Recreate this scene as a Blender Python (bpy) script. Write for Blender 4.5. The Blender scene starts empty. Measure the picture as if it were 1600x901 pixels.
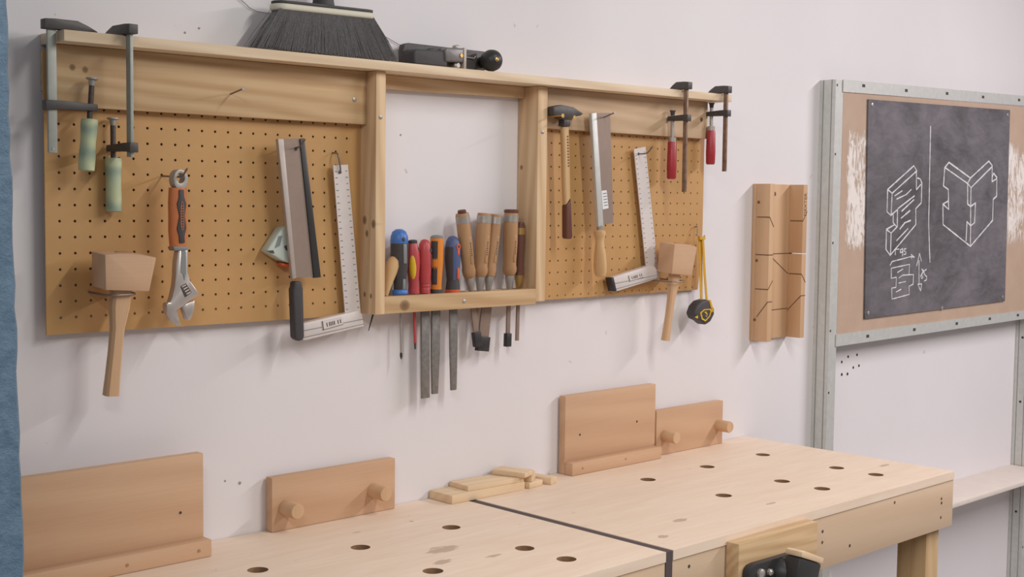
import bpy, bmesh, math, random
from mathutils import Matrix, Vector
random.seed(7)
scene = bpy.context.scene
COL = scene.collection

# ------------------------------------------------------------------ camera
cam_data = bpy.data.cameras.new('camera')
cam_data.sensor_width = 36.0
cam_data.sensor_fit = 'HORIZONTAL'
cam_data.lens = 2036.25 / 1600.0 * 36.0
cam_data.clip_start = 0.05
cam = bpy.data.objects.new('camera', cam_data)
RT = Vector((0.7201, -0.6938, 0.0115)); FW = Vector((0.6928, 0.7180, -0.0673))
FW.normalize(); RT = (RT - FW * RT.dot(FW)).normalized(); UP = RT.cross(FW)
cam.matrix_world = Matrix(((RT.x, UP.x, -FW.x, -0.9122), (RT.y, UP.y, -FW.y, -1.9941),
                           (RT.z, UP.z, -FW.z, 1.4648), (0, 0, 0, 1)))
COL.objects.link(cam)
scene.camera = cam

# ------------------------------------------------------------------ world, lamps, exposure
world = bpy.data.worlds.new('world'); scene.world = world
world.use_nodes = True
bg = world.node_tree.nodes['Background']
bg.inputs[0].default_value = (0.94, 0.925, 0.915, 1)
bg.inputs[1].default_value = 0.23
# two rows of ceiling tubes and an added left fill row, each running away from the tool wall; every row shines down and to both sides
def light_row(x, z, y0, y1, power, col):
    ym = (y0 + y1) / 2
    for dx, dz, k in ((0, -1, 0.5), (-1, -0.05, 0.25), (1, -0.05, 0.25)):
        d = bpy.data.lights.new('tube_or_fill_light', 'AREA'); d.shape = 'RECTANGLE'
        d.size = 0.07; d.size_y = y0 - y1; d.energy = power * k; d.color = col
        o = bpy.data.objects.new('tube_or_fill_light', d); COL.objects.link(o); o.location = (x, ym, z)
        n = Vector((dx, 0, dz)).normalized(); yv = Vector((0, 1, 0)); zv = -n; xv = yv.cross(zv)
        o.matrix_world = Matrix(((xv.x, yv.x, zv.x, x), (xv.y, yv.y, zv.y, ym), (xv.z, yv.z, zv.z, z), (0, 0, 0, 1)))
light_row(1.05, 2.62, -1.10, -3.3, 57, (0.965, 0.96, 0.905))
light_row(3.50, 2.62, -1.10, -3.3, 122, (1.0, 0.925, 0.955))
light_row(-1.40, 2.62, -1.10, -3.3, 68, (0.98, 0.95, 0.93))  # fill row added to brighten left-facing faces, no tubes known there
vs = scene.view_settings
vs.view_transform = 'Standard'; vs.look = 'None'; vs.gamma = 1.0; vs.use_curve_mapping = False
vs.exposure = 0.0

# ------------------------------------------------------------------ materials
def lin(c):
    out = []
    for v in c:
        v = v / 255.0
        out.append(v / 12.92 if v <= 0.04045 else ((v + 0.055) / 1.055) ** 2.4)
    return tuple(out) + (1.0,)
def new_mat(name):
    m = bpy.data.materials.new(name); m.use_nodes = True
    nt = m.node_tree; b = nt.nodes['Principled BSDF']
    return m, nt, b
def coords(nt, scale=(1, 1, 1), loc=(0, 0, 0)):
    tc = nt.nodes.new('ShaderNodeTexCoord'); mp = nt.nodes.new('ShaderNodeMapping')
    mp.inputs['Scale'].default_value = scale; mp.inputs['Location'].default_value = loc
    nt.links.new(tc.outputs['Object'], mp.inputs[0])
    return mp.outputs[0]
def noise(nt, vec, scale, detail=4, rough=0.5, dist=0.0):
    n = nt.nodes.new('ShaderNodeTexNoise'); n.inputs['Scale'].default_value = scale
    n.inputs['Detail'].default_value = detail; n.inputs['Roughness'].default_value = rough
    n.inputs['Distortion'].default_value = dist
    nt.links.new(vec, n.inputs['Vector']); return n.outputs['Fac']
def ramp(nt, fac, stops):
    r = nt.nodes.new('ShaderNodeValToRGB'); e = r.color_ramp.elements
    while len(e) < len(stops): e.new(0.5)
    for k, (p, c) in enumerate(stops):
        e[k].position = p; e[k].color = c
    nt.links.new(fac, r.inputs[0]); return r.outputs[0]
def mix(nt, fac, a, b, blend='MIX'):
    m = nt.nodes.new('ShaderNodeMix'); m.data_type = 'RGBA'; m.blend_type = blend
    for sock, v in ((m.inputs[0], fac), (m.inputs[6], a), (m.inputs[7], b)):
        if hasattr(v, 'links'): nt.links.new(v, sock)
        else: sock.default_value = v
    return m.outputs[2]
def math_n(nt, op, a, b=None):
    m = nt.nodes.new('ShaderNodeMath'); m.operation = op
    for sock, v in ((m.inputs[0], a), (m.inputs[1], b)):
        if v is None: continue
        if hasattr(v, 'links'): nt.links.new(v, sock)
        else: sock.default_value = v
    return m.outputs[0]
def bump(nt, b, h, strength=0.2, dist=0.001):
    n = nt.nodes.new('ShaderNodeBump'); n.inputs['Strength'].default_value = strength
    n.inputs['Distance'].default_value = dist
    nt.links.new(h, n.inputs['Height']); nt.links.new(n.outputs[0], b.inputs['Normal'])
def plain(name, c, rough=0.5, metal=0.0, var=0.0, vscale=40.0, bmp=0.0):
    m, nt, b = new_mat(name)
    b.inputs['Roughness'].default_value = rough; b.inputs['Metallic'].default_value = metal
    base = lin(c)
    if var > 0:
        f = noise(nt, coords(nt), vscale, 5, 0.6)
        dk = tuple(v * (1 - var) for v in base[:3]) + (1,); lt = tuple(min(1, v * (1 + var)) for v in base[:3]) + (1,)
        nt.links.new(ramp(nt, f, [(0.3, dk), (0.7, lt)]), b.inputs['Base Color'])
        if bmp > 0: bump(nt, b, f, bmp, 0.0008)
    else:
        b.inputs['Base Color'].default_value = base
    return m
def knots(nt, colour, spots):
    # real knots in the timber: dark ellipses with a ring, at fixed places of the board
    for (c, r) in spots:
        mp = coords(nt, tuple(1.0 / v for v in r), tuple(-cv / v for cv, v in zip(c, r)))
        ln = nt.nodes.new('ShaderNodeVectorMath'); ln.operation = 'LENGTH'
        nt.links.new(mp, ln.inputs[0])
        f = ramp(nt, ln.outputs['Value'], [(0.0, (0.85,) * 3 + (1,)), (0.55, (0.7,) * 3 + (1,)), (0.8, (0.45,) * 3 + (1,)), (1.0, (0, 0, 0, 1))])
        colour = mix(nt, f, colour, lin((104, 74, 52)))
    return colour
def wood(name, light, dark, axis, rings=22.0, dist=3.0, stretch=0.07, spots=(), rough=0.62, contrast=1.0, fine=260.0):
    m, nt, b = new_mat(name)
    b.inputs['Roughness'].default_value = rough
    b.inputs['Specular IOR Level'].default_value = 0.3
    k = 'xyz'.index(axis)
    sc = [1.0, 1.0, 1.0]; sc[k] = stretch
    v = coords(nt, tuple(sc))
    warp = noise(nt, v, 9.0, 3, 0.5, 0.4)
    w = nt.nodes.new('ShaderNodeTexWave'); w.wave_type = 'BANDS'; w.bands_direction = 'DIAGONAL'
    w.inputs['Scale'].default_value = rings; w.inputs['Distortion'].default_value = dist
    w.inputs['Detail'].default_value = 2.0; w.inputs['Detail Scale'].default_value = 1.2
    nt.links.new(v, w.inputs['Vector'])
    fs = [1.0, 1.0, 1.0]; fs[k] = 0.02
    fibre = noise(nt, coords(nt, tuple(fs)), fine, 3, 0.6)
    a = math_n(nt, 'MULTIPLY', w.outputs['Fac'], 0.5 * contrast)
    c = math_n(nt, 'MULTIPLY', warp, 0.55)
    d = math_n(nt, 'MULTIPLY', fibre, 0.35)
    s = math_n(nt, 'ADD', math_n(nt, 'ADD', a, c), d)
    colour = ramp(nt, s, [(0.30, lin(light)), (0.95, lin(dark))])
    colour = knots(nt, colour, spots)
    nt.links.new(colour, b.inputs['Base Color'])
    bump(nt, b, s, 0.12, 0.0006)
    return m

M = {}
def mat_wall():
    m, nt, b = new_mat('white_wall_paint')
    b.inputs['Roughness'].default_value = 0.55
    v = coords(nt)
    big = noise(nt, v, 1.6, 4, 0.55)
    col = ramp(nt, big, [(0.3, lin(WALL_A)), (0.7, lin(WALL_B))])
    sp = noise(nt, v, 34.0, 2, 0.5)
    col = mix(nt, ramp(nt, sp, [(0.745, (0, 0, 0, 1)), (0.775, (0.5, 0.5, 0.5, 1))]), col, lin((176, 166, 160)))
    nt.links.new(col, b.inputs['Base Color'])
    bump(nt, b, noise(nt, v, 160.0, 3, 0.5), 0.05, 0.0006)
    return m
WALL_A = (224, 218, 220); WALL_B = (230, 225, 227)
M['wall'] = mat_wall()
M['pine_x'] = wood('pine_grain_along', (226, 198, 162), (198, 162, 122), 'x', rings=24, dist=5.0, contrast=0.7)
M['pine_z'] = wood('pine_grain_upright', (230, 202, 164), (200, 164, 126), 'z', rings=30, dist=4.0, contrast=0.7)
M['pine_shelf'] = wood('pale_shelf_pine', (238, 216, 188), (212, 184, 150), 'x', rings=24, dist=5.0, contrast=0.6)
M['beech_x'] = wood('beech_grain_along', (208, 172, 140), (190, 150, 118), 'x', rings=10, dist=3.0, contrast=0.5, fine=420)
M['beech_z'] = wood('beech_grain_upright', (212, 176, 140), (188, 148, 112), 'z', rings=9, dist=3.0, contrast=0.5, fine=420)
M['ash_z'] = wood('pale_handle_wood', (220, 186, 140), (192, 150, 104), 'z', rings=24, dist=2.0, contrast=0.7)
M['chisel_wood'] = wood('stained_hornbeam', (188, 148, 110), (158, 117, 82), 'z', rings=20, dist=1.5, contrast=0.5, rough=0.4)
M['dark_wood'] = wood('dark_red_wood', (112, 74, 62), (84, 52, 44), 'z', rings=20, dist=1.5, contrast=0.5, rough=0.4)
M['offcut_x'] = wood('offcut_pine', (231, 206, 173), (213, 182, 146), 'x', rings=22, dist=3.0, contrast=0.5)
M['offcut_y'] = wood('offcut_pine_cross', (229, 203, 170), (211, 180, 144), 'y', rings=26, dist=3.0, contrast=0.5)
M['jaw_wood'] = wood('vise_jaw_pine', (214, 184, 144), (186, 150, 110), 'x', rings=26, dist=5.0, contrast=0.7)
M['steel'] = plain('brushed_steel', (176, 170, 164), 0.42, 0.6, 0.08, 90)
M['saw_steel'] = plain('saw_plate_steel', (150, 130, 118), 0.5, 0.35, 0.05, 30)
M['old_steel'] = plain('worn_file_steel', (138, 134, 130), 0.5, 0.7, 0.18, 120, 0.3)
M['chrome'] = plain('chrome_vanadium', (200, 190, 184), 0.32, 0.65, 0.05, 60)
M['alu'] = plain('satin_aluminium', (218, 208, 204), 0.5, 0.15, 0.03, 60)
M['galv'] = plain('galvanised_steel', (206, 206, 202), 0.5, 0.35, 0.06, 70)
M['wire'] = plain('hook_wire', (132, 122, 114), 0.45, 0.5)
M['rust_bar'] = plain('rusty_bar_steel', (138, 112, 96), 0.55, 0.3, 0.35, 60)
M['clamp_bar'] = plain('zinc_bar_steel', (164, 166, 158), 0.55, 0.25, 0.08, 80)
M['cast'] = plain('black_cast_iron', (76, 71, 70), 0.5, 0.1, 0.12, 90, 0.3)
M['screw_rust'] = plain('oiled_screw', (88, 78, 72), 0.45, 0.5, 0.2, 200)
M['black'] = plain('black_plastic', (48, 46, 47), 0.45)
M['charcoal'] = plain('charcoal_rubber', (66, 63, 65), 0.6, 0, 0.1, 80)
M['hole'] = plain('drill_hole_shade', (58, 44, 34), 0.9)
M['red'] = plain('red_plastic', (186, 72, 74), 0.4, 0, 0.05, 50)
M['red_lacquer'] = plain('red_lacquered_wood', (166, 48, 58), 0.35, 0, 0.08, 60)
M['yellow'] = plain('yellow_plastic', (222, 178, 40), 0.45)
M['orange'] = plain('orange_plastic', (226, 136, 48), 0.45, 0, 0.04, 50)
M['red_orange'] = plain('orange_red_plastic', (222, 96, 56), 0.45)
M['blue'] = plain('bright_blue_plastic', (66, 116, 190), 0.4)
M['navy'] = plain('slate_blue_plastic', (78, 92, 132), 0.5)
M['grey_plastic'] = plain('grey_plastic', (128, 132, 134), 0.5)
M['cream'] = plain('cream_rubber_edge', (214, 208, 190), 0.55)
M['bristle'] = plain('black_nylon_bristle', (128, 124, 125), 0.6, 0, 0.25, 300)
M['pale_case'] = plain('pale_green_white_case', (196, 206, 196), 0.35, 0, 0.04, 30)
M['brass'] = plain('brass', (190, 156, 96), 0.35, 0.8)
M['strap'] = plain('yellow_strap', (206, 158, 46), 0.7, 0, 0.08, 120)
M['label'] = plain('white_sticker', (232, 230, 230), 0.5)
M['ink'] = plain('dark_print', (70, 62, 58), 0.7)
M['wood_ink'] = plain('burnt_stamp', (112, 78, 52), 0.8)
M['chalk'] = plain('white_chalk', (214, 212, 214), 0.95, 0, 0.12, 400)
M['ledge'] = plain('ledge_white_paint', (222, 210, 200), 0.6, 0, 0.04, 20)
M['floor'] = plain('grey_concrete_floor', (150, 146, 142), 0.7, 0, 0.08, 4)
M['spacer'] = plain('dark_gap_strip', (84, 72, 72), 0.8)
def mat_tape():
    m, nt, b = new_mat('green_wrapping_tape'); b.inputs['Roughness'].default_value = 0.55
    v = coords(nt, (1, 1, 1))
    w = nt.nodes.new('ShaderNodeTexWave'); w.inputs['Scale'].default_value = 9; w.inputs['Distortion'].default_value = 9
    w.bands_direction = 'Z'; w.inputs['Detail'].default_value = 3
    nt.links.new(v, w.inputs['Vector'])
    nt.links.new(ramp(nt, w.outputs['Fac'], [(0.0, lin((154, 168, 146))), (0.5, lin((174, 186, 154))), (1.0, lin((194, 200, 160)))]), b.inputs['Base Color'])
    bump(nt, b, w.outputs['Fac'], 0.3, 0.001)
    return m
M['tape'] = mat_tape()
M['wrench_orange'] = plain('brown_orange_grip', (200, 116, 66), 0.5, 0, 0.05, 60)
M['back_steel'] = plain('folded_steel_back', (180, 168, 160), 0.5, 0.3, 0.05, 60)
M['galv_dark'] = plain('galvanised_fold', (134, 138, 136), 0.55, 0.3)
M['plug'] = plain('wooden_plug', (168, 126, 92), 0.7)
M['ply_hole_shade'] = plain('shaded_plywood_edge', (146, 112, 82), 0.75, 0, 0.15, 150)  # dog hole walls: end grain toned darker to paint in the shade inside
M['scar'] = plain('wall_scar', (158, 148, 142), 0.8)
M['lever_grey'] = plain('worn_grey_lacquer', (122, 117, 116), 0.4, 0.2, 0.1, 60)
M['eye_grey'] = plain('grey_cast_eye', (176, 170, 164), 0.45, 0.3, 0.05, 60)
M['pine_pale'] = wood('pale_pine_rail', (212, 184, 153), (190, 159, 126), 'x', rings=22, dist=5.0, contrast=0.6)
def mat_pegboard():
    m, nt, b = new_mat('hardboard'); b.inputs['Roughness'].default_value = 0.5
    b.inputs['Specular IOR Level'].default_value = 0.35
    v = coords(nt)
    f = noise(nt, v, 7.0, 6, 0.65)
    nt.links.new(ramp(nt, f, [(0.25, lin((188, 144, 92))), (0.75, lin((200, 156, 103)))]), b.inputs['Base Color'])
    bump(nt, b, noise(nt, v, 300, 2, 0.5), 0.04, 0.0004)
    return m
M['hardboard'] = mat_pegboard()
def mat_plytop(name, patches):
    m, nt, b = new_mat(name); b.inputs['Roughness'].default_value = 0.5
    b.inputs['Specular IOR Level'].default_value = 0.35
    v = coords(nt, (0.12, 1, 1))
    g = noise(nt, v, 46, 5, 0.6, 0.6)
    col = ramp(nt, g, [(0.25, lin((228, 203, 180))), (0.75, lin((239, 219, 199)))])
    st = noise(nt, coords(nt, (1, 1.6, 1)), 11, 6, 0.7, 0.8)
    col = mix(nt, ramp(nt, st, [(0.66, (0, 0, 0, 1)), (0.74, (0.55, 0.55, 0.55, 1))]), col, lin((188, 158, 124)))
    # worn patches and scuffs, given in the bench's own metres
    for (cx, cy, rx, ry) in patches:
        mp = coords(nt, (1 / rx, 1 / ry, 0.0), (-cx / rx, -cy / ry, 0))
        ln = nt.nodes.new('ShaderNodeVectorMath'); ln.operation = 'LENGTH'; nt.links.new(mp, ln.inputs[0])
        jag = math_n(nt, 'ADD', ln.outputs['Value'], math_n(nt, 'MULTIPLY', noise(nt, coords(nt, (0.5, 2.2, 1)), 60, 5, 0.7), 1.1))
        col = mix(nt, ramp(nt, jag, [(0.0, (0.8,) * 3 + (1,)), (0.98, (0.7,) * 3 + (1,)), (1.1, (0, 0, 0, 1))]), col, lin((178, 152, 128)))
    nt.links.new(col, b.inputs['Base Color'])
    bump(nt, b, g, 0.06, 0.0004)
    return m
M['plytop_left'] = mat_plytop('birch_top_with_worn_patch', ((0.933, -0.313, 0.075, 0.034), (0.885, -0.372, 0.050, 0.020), (0.972, -0.401, 0.040, 0.014), (1.021, -0.124, 0.010, 0.010), (0.895, -0.121, 0.018, 0.006)))
M['plytop_right'] = mat_plytop('birch_top_with_scuffs', ((0.178, -0.454, 0.036, 0.024), (0.427, -0.489, 0.040, 0.010), (0.057, -0.511, 0.024, 0.020), (0.952, -0.440, 0.050, 0.012)))
M['ply_apron'] = wood('birch_plywood_apron', (210, 184, 156), (194, 165, 136), 'x', rings=8, dist=4.0, contrast=0.5, fine=380)
M['leg_wood'] = wood('bench_leg_pine', (206, 176, 136), (178, 144, 104), 'z', rings=20, dist=3.0, contrast=0.5)
def mat_mdf():
    m, nt, b = new_mat('mdf_with_glue_smears'); b.inputs['Roughness'].default_value = 0.7
    v = coords(nt)
    col = ramp(nt, noise(nt, v, 14, 5, 0.6), [(0.3, lin((182, 155, 134))), (0.7, lin((190, 164, 144)))])
    sep = nt.nodes.new('ShaderNodeSeparateXYZ'); nt.links.new(v, sep.inputs[0])
    comb = noise(nt, coords(nt, (3.2, 1, 0.7)), 20, 6, 0.68, 2.2)
    patch = noise(nt, v, 7.0, 3, 0.5)
    # old adhesive, combed on in two upright fields beside the slate
    lo = ramp(nt, sep.outputs['Z'], [(0.0, (0, 0, 0, 1)), (1.0, (0, 0, 0, 1))])
    def band(out, a, b_, soft):
        r = nt.nodes.new('ShaderNodeMapRange'); r.interpolation_type = 'SMOOTHSTEP'
        r.inputs['From Min'].default_value = a; r.inputs['From Max'].default_value = a + soft
        nt.links.new(out, r.inputs['Value'])
        q = nt.nodes.new('ShaderNodeMapRange'); q.interpolation_type = 'SMOOTHSTEP'
        q.inputs['From Min'].default_value = b_ - soft; q.inputs['From Max'].default_value = b_
        q.inputs['To Min'].default_value = 1.0; q.inputs['To Max'].default_value = 0.0
        nt.links.new(out, q.inputs['Value'])
        return math_n(nt, 'MULTIPLY', r.outputs[0], q.outputs[0])
    field = math_n(nt, 'MULTIPLY', band(sep.outputs['Z'], 0.13, 0.70, 0.16),
                   math_n(nt, 'ADD', band(sep.outputs['X'], -0.005, 0.40, 0.05), band(sep.outputs['X'], 0.93, 1.4, 0.05)))
    f = math_n(nt, 'MULTIPLY', field, math_n(nt, 'ADD', comb, math_n(nt, 'MULTIPLY', patch, 0.5)))
    mask = ramp(nt, f, [(0.67, (0, 0, 0, 1)), (0.76, (0.95, 0.95, 0.95, 1))])
    col = mix(nt, mask, col, lin((234, 226, 220)))
    nt.links.new(col, b.inputs['Base Color'])
    bump(nt, b, mask, 0.5, 0.002)
    return m
M['mdf'] = mat_mdf()
def mat_slate():
    m, nt, b = new_mat('chalk_dusted_blackboard'); b.inputs['Roughness'].default_value = 0.8
    v = coords(nt)
    a = noise(nt, v, 4.5, 6, 0.62, 0.7); c = noise(nt, coords(nt, (1, 1, 2.5)), 16, 4, 0.6, 1.2)
    s = math_n(nt, 'ADD', math_n(nt, 'MULTIPLY', a, 0.7), math_n(nt, 'MULTIPLY', c, 0.3))
    nt.links.new(ramp(nt, s, [(0.35, lin((72, 69, 73))), (0.68, lin((122, 116, 121)))]), b.inputs['Base Color'])
    return m
M['slate'] = mat_slate()
def mat_blue():
    m, nt, b = new_mat('rough_blue_paint'); b.inputs['Roughness'].default_value = 0.6
    v = coords(nt)
    f = noise(nt, v, 60, 6, 0.7)
    nt.links.new(ramp(nt, f, [(0.3, lin((72, 98, 120))), (0.75, lin((100, 124, 144)))]), b.inputs['Base Color'])
    bump(nt, b, f, 0.7, 0.004)
    return m
M['blue_wall'] = mat_blue()

# ------------------------------------------------------------------ mesh helpers
class MB:
    """collects shapes given in world metres (through an optional frame) for ONE mesh object"""
    def __init__(s, frame=None):
        s.v = []; s.f = []; s.F = frame or Matrix.Identity(4)
    def add(s, vs_, fs_):
        n = len(s.v)
        s.v += [s.F @ Vector(p) for p in vs_]
        s.f += [tuple(i + n for i in f) for f in fs_]
        return s
    def box(s, x0, x1, y0, y1, z0, z1):
        return s.add([(x0, y0, z0), (x1, y0, z0), (x1, y1, z0), (x0, y1, z0), (x0, y0, z1), (x1, y0, z1), (x1, y1, z1), (x0, y1, z1)],
                     [(0, 3, 2, 1), (4, 5, 6, 7), (0, 1, 5, 4), (1, 2, 6, 5), (2, 3, 7, 6), (3, 0, 4, 7)])
    def prism(s, poly, y0, y1):
        """poly in (x, z), extruded along y"""
        n = len(poly)
        return s.add([(p[0], y0, p[1]) for p in poly] + [(p[0], y1, p[1]) for p in poly],
                     [tuple(range(n)), tuple(range(2 * n - 1, n - 1, -1))] + [(i, n + i, n + (i + 1) % n, (i + 1) % n) for i in range(n)])
    def prism_z(s, poly, z0, z1):
        n = len(poly)
        return s.add([(p[0], p[1], z0) for p in poly] + [(p[0], p[1], z1) for p in poly],
                     [tuple(range(n - 1, -1, -1)), tuple(range(n, 2 * n))] + [(i, (i + 1) % n, n + (i + 1) % n, n + i) for i in range(n)])
    def prism_ring(s, outer, inner, y0, y1):
        """two loops of equal length: a ring extruded along y"""
        n = len(outer); vs_ = []
        for lp, y in ((outer, y0), (inner, y0), (outer, y1), (inner, y1)):
            vs_ += [(p[0], y, p[1]) for p in lp]
        fs_ = []
        for i in range(n):
            j = (i + 1) % n
            fs_ += [(i, j, n + j, n + i), (2 * n + i, 3 * n + i, 3 * n + j, 2 * n + j), (i, 2 * n + i, 2 * n + j, j), (n + i, n + j, 3 * n + j, 3 * n + i)]
        return s.add(vs_, fs_)
    def lathe(s, prof, c=(0, 0, 0), seg=16, sx=1.0, sy=1.0):
        """prof [(r, z)] turned about the z axis at c"""
        vs_ = []; fs_ = []; m = len(prof)
        for r, z in prof:
            for k in range(seg):
                a = 2 * math.pi * k / seg
                vs_.append((c[0] + r * math.cos(a) * sx, c[1] + r * math.sin(a) * sy, c[2] + z))
        for i in range(m - 1):
            for k in range(seg):
                j = (k + 1) % seg
                fs_.append((i * seg + k, i * seg + j, (i + 1) * seg + j, (i + 1) * seg + k))
        fs_.append(tuple(range(seg - 1, -1, -1))); fs_.append(tuple((m - 1) * seg + k for k in range(seg)))
        return s.add(vs_, fs_)
    def ball(s, c, r, seg=16, rings=9):
        rr = r if isinstance(r, tuple) else (r, r, r)
        prof = []
        for i in range(rings + 1):
            t = math.pi * i / rings
            prof.append((max(math.sin(t), 0.02), -math.cos(t)))
        vs_ = []; fs_ = []
        for q, z in prof:
            for k in range(seg):
                a = 2 * math.pi * k / seg
                vs_.append((c[0] + q * math.cos(a) * rr[0], c[1] + q * math.sin(a) * rr[1], c[2] + z * rr[2]))
        for i in range(rings):
            for k in range(seg):
                j = (k + 1) % seg
                fs_.append((i * seg + k, i * seg + j, (i + 1) * seg + j, (i + 1) * seg + k))
        fs_.append(tuple(range(seg - 1, -1, -1))); fs_.append(tuple(rings * seg + k for k in range(seg)))
        return s.add(vs_, fs_)
    def tube(s, pts, r, seg=8):
        pts = [Vector(p) for p in pts]; vs_ = []; fs_ = []; up = None
        for i, p in enumerate(pts):
            t = (pts[min(i + 1, len(pts) - 1)] - pts[max(i - 1, 0)]).normalized()
            if up is None:
                up = Vector((0, 0, 1)) if abs(t.z) < 0.9 else Vector((1, 0, 0))
            a = t.cross(up).normalized(); up = a.cross(t).normalized()
            rr = r[i] if isinstance(r, (list, tuple)) else r
            for k in range(seg):
                q = 2 * math.pi * k / seg
                vs_.append(p + a * (rr * math.cos(q)) + up * (rr * math.sin(q)))
        for i in range(len(pts) - 1):
            for k in range(seg):
                j = (k + 1) % seg
                fs_.append((i * seg + k, i * seg + j, (i + 1) * seg + j, (i + 1) * seg + k))
        n = len(pts) - 1
        fs_.append(tuple(range(seg - 1, -1, -1))); fs_.append(tuple(n * seg + k for k in range(seg)))
        return s.add([tuple(v) for v in vs_], fs_)
    def build(s, name, material, parent=None, bevel=0.0, smooth=False, label=None, seg=2):
        o0 = parent_world(parent)
        bm = bmesh.new()
        vv = [bm.verts.new(v - o0) for v in s.v]
        for f in s.f:
            try: bm.faces.new([vv[i] for i in f])
            except ValueError: pass
        bmesh.ops.recalc_face_normals(bm, faces=bm.faces)
        if bevel > 0:
            es = [e for e in bm.edges if len(e.link_faces) == 2 and e.calc_face_angle(0) > 0.6]
            bmesh.ops.bevel(bm, geom=es, offset=bevel, segments=seg, affect='EDGES', clamp_overlap=True, profile=0.5)
        me = bpy.data.meshes.new(name); bm.to_mesh(me); bm.free()
        me.materials.append(M[material] if isinstance(material, str) else material)
        if smooth or bevel > 0:
            me.shade_smooth(); me.set_sharp_from_angle(angle=math.radians(40))
        o = bpy.data.objects.new(name, me); COL.objects.link(o)
        if parent is not None: o.parent = parent
        if label: o['label'] = label
        return o
WORLD = {}
def parent_world(p):
    v = Vector((0, 0, 0))
    while p is not None:
        v += p.location; p = p.parent
    return v
def thing(name, label, cat, loc, group=None):
    o = bpy.data.objects.new(name, None); COL.objects.link(o)
    o.location = loc; o.empty_display_size = 0.02
    o['label'] = label; o['category'] = cat
    if group: o['group'] = group
    return o
def struct(o, label=None):
    o['kind'] = 'structure'
    if label: o['label'] = label
    return o
def frame(loc, roty=0.0, rotz=0.0):
    """local x right, y into the wall, z up; roty > 0 tips the top to the right"""
    return Matrix.Translation(loc) @ Matrix.Rotation(rotz, 4, 'Z') @ Matrix.Rotation(roty, 4, 'Y')
def axis_frame(p0, p1):
    """origin p0, local z towards p1, local -y still facing the room"""
    z = (Vector(p1) - Vector(p0)).normalized(); y = Vector((0, 1, 0))
    x = y.cross(z).normalized() if abs(z.y) < 0.95 else Vector((1, 0, 0)); x = (x - z * x.dot(z)).normalized(); y = z.cross(x)
    return Matrix(((x.x, y.x, z.x, p0[0]), (x.y, y.y, z.y, p0[1]), (x.z, y.z, z.z, p0[2]), (0, 0, 0, 1)))
def copy_part(src, parent, loc, name=None):
    c = src.copy(); COL.objects.link(c); c.parent = parent; c.location = loc
    return c

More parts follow.
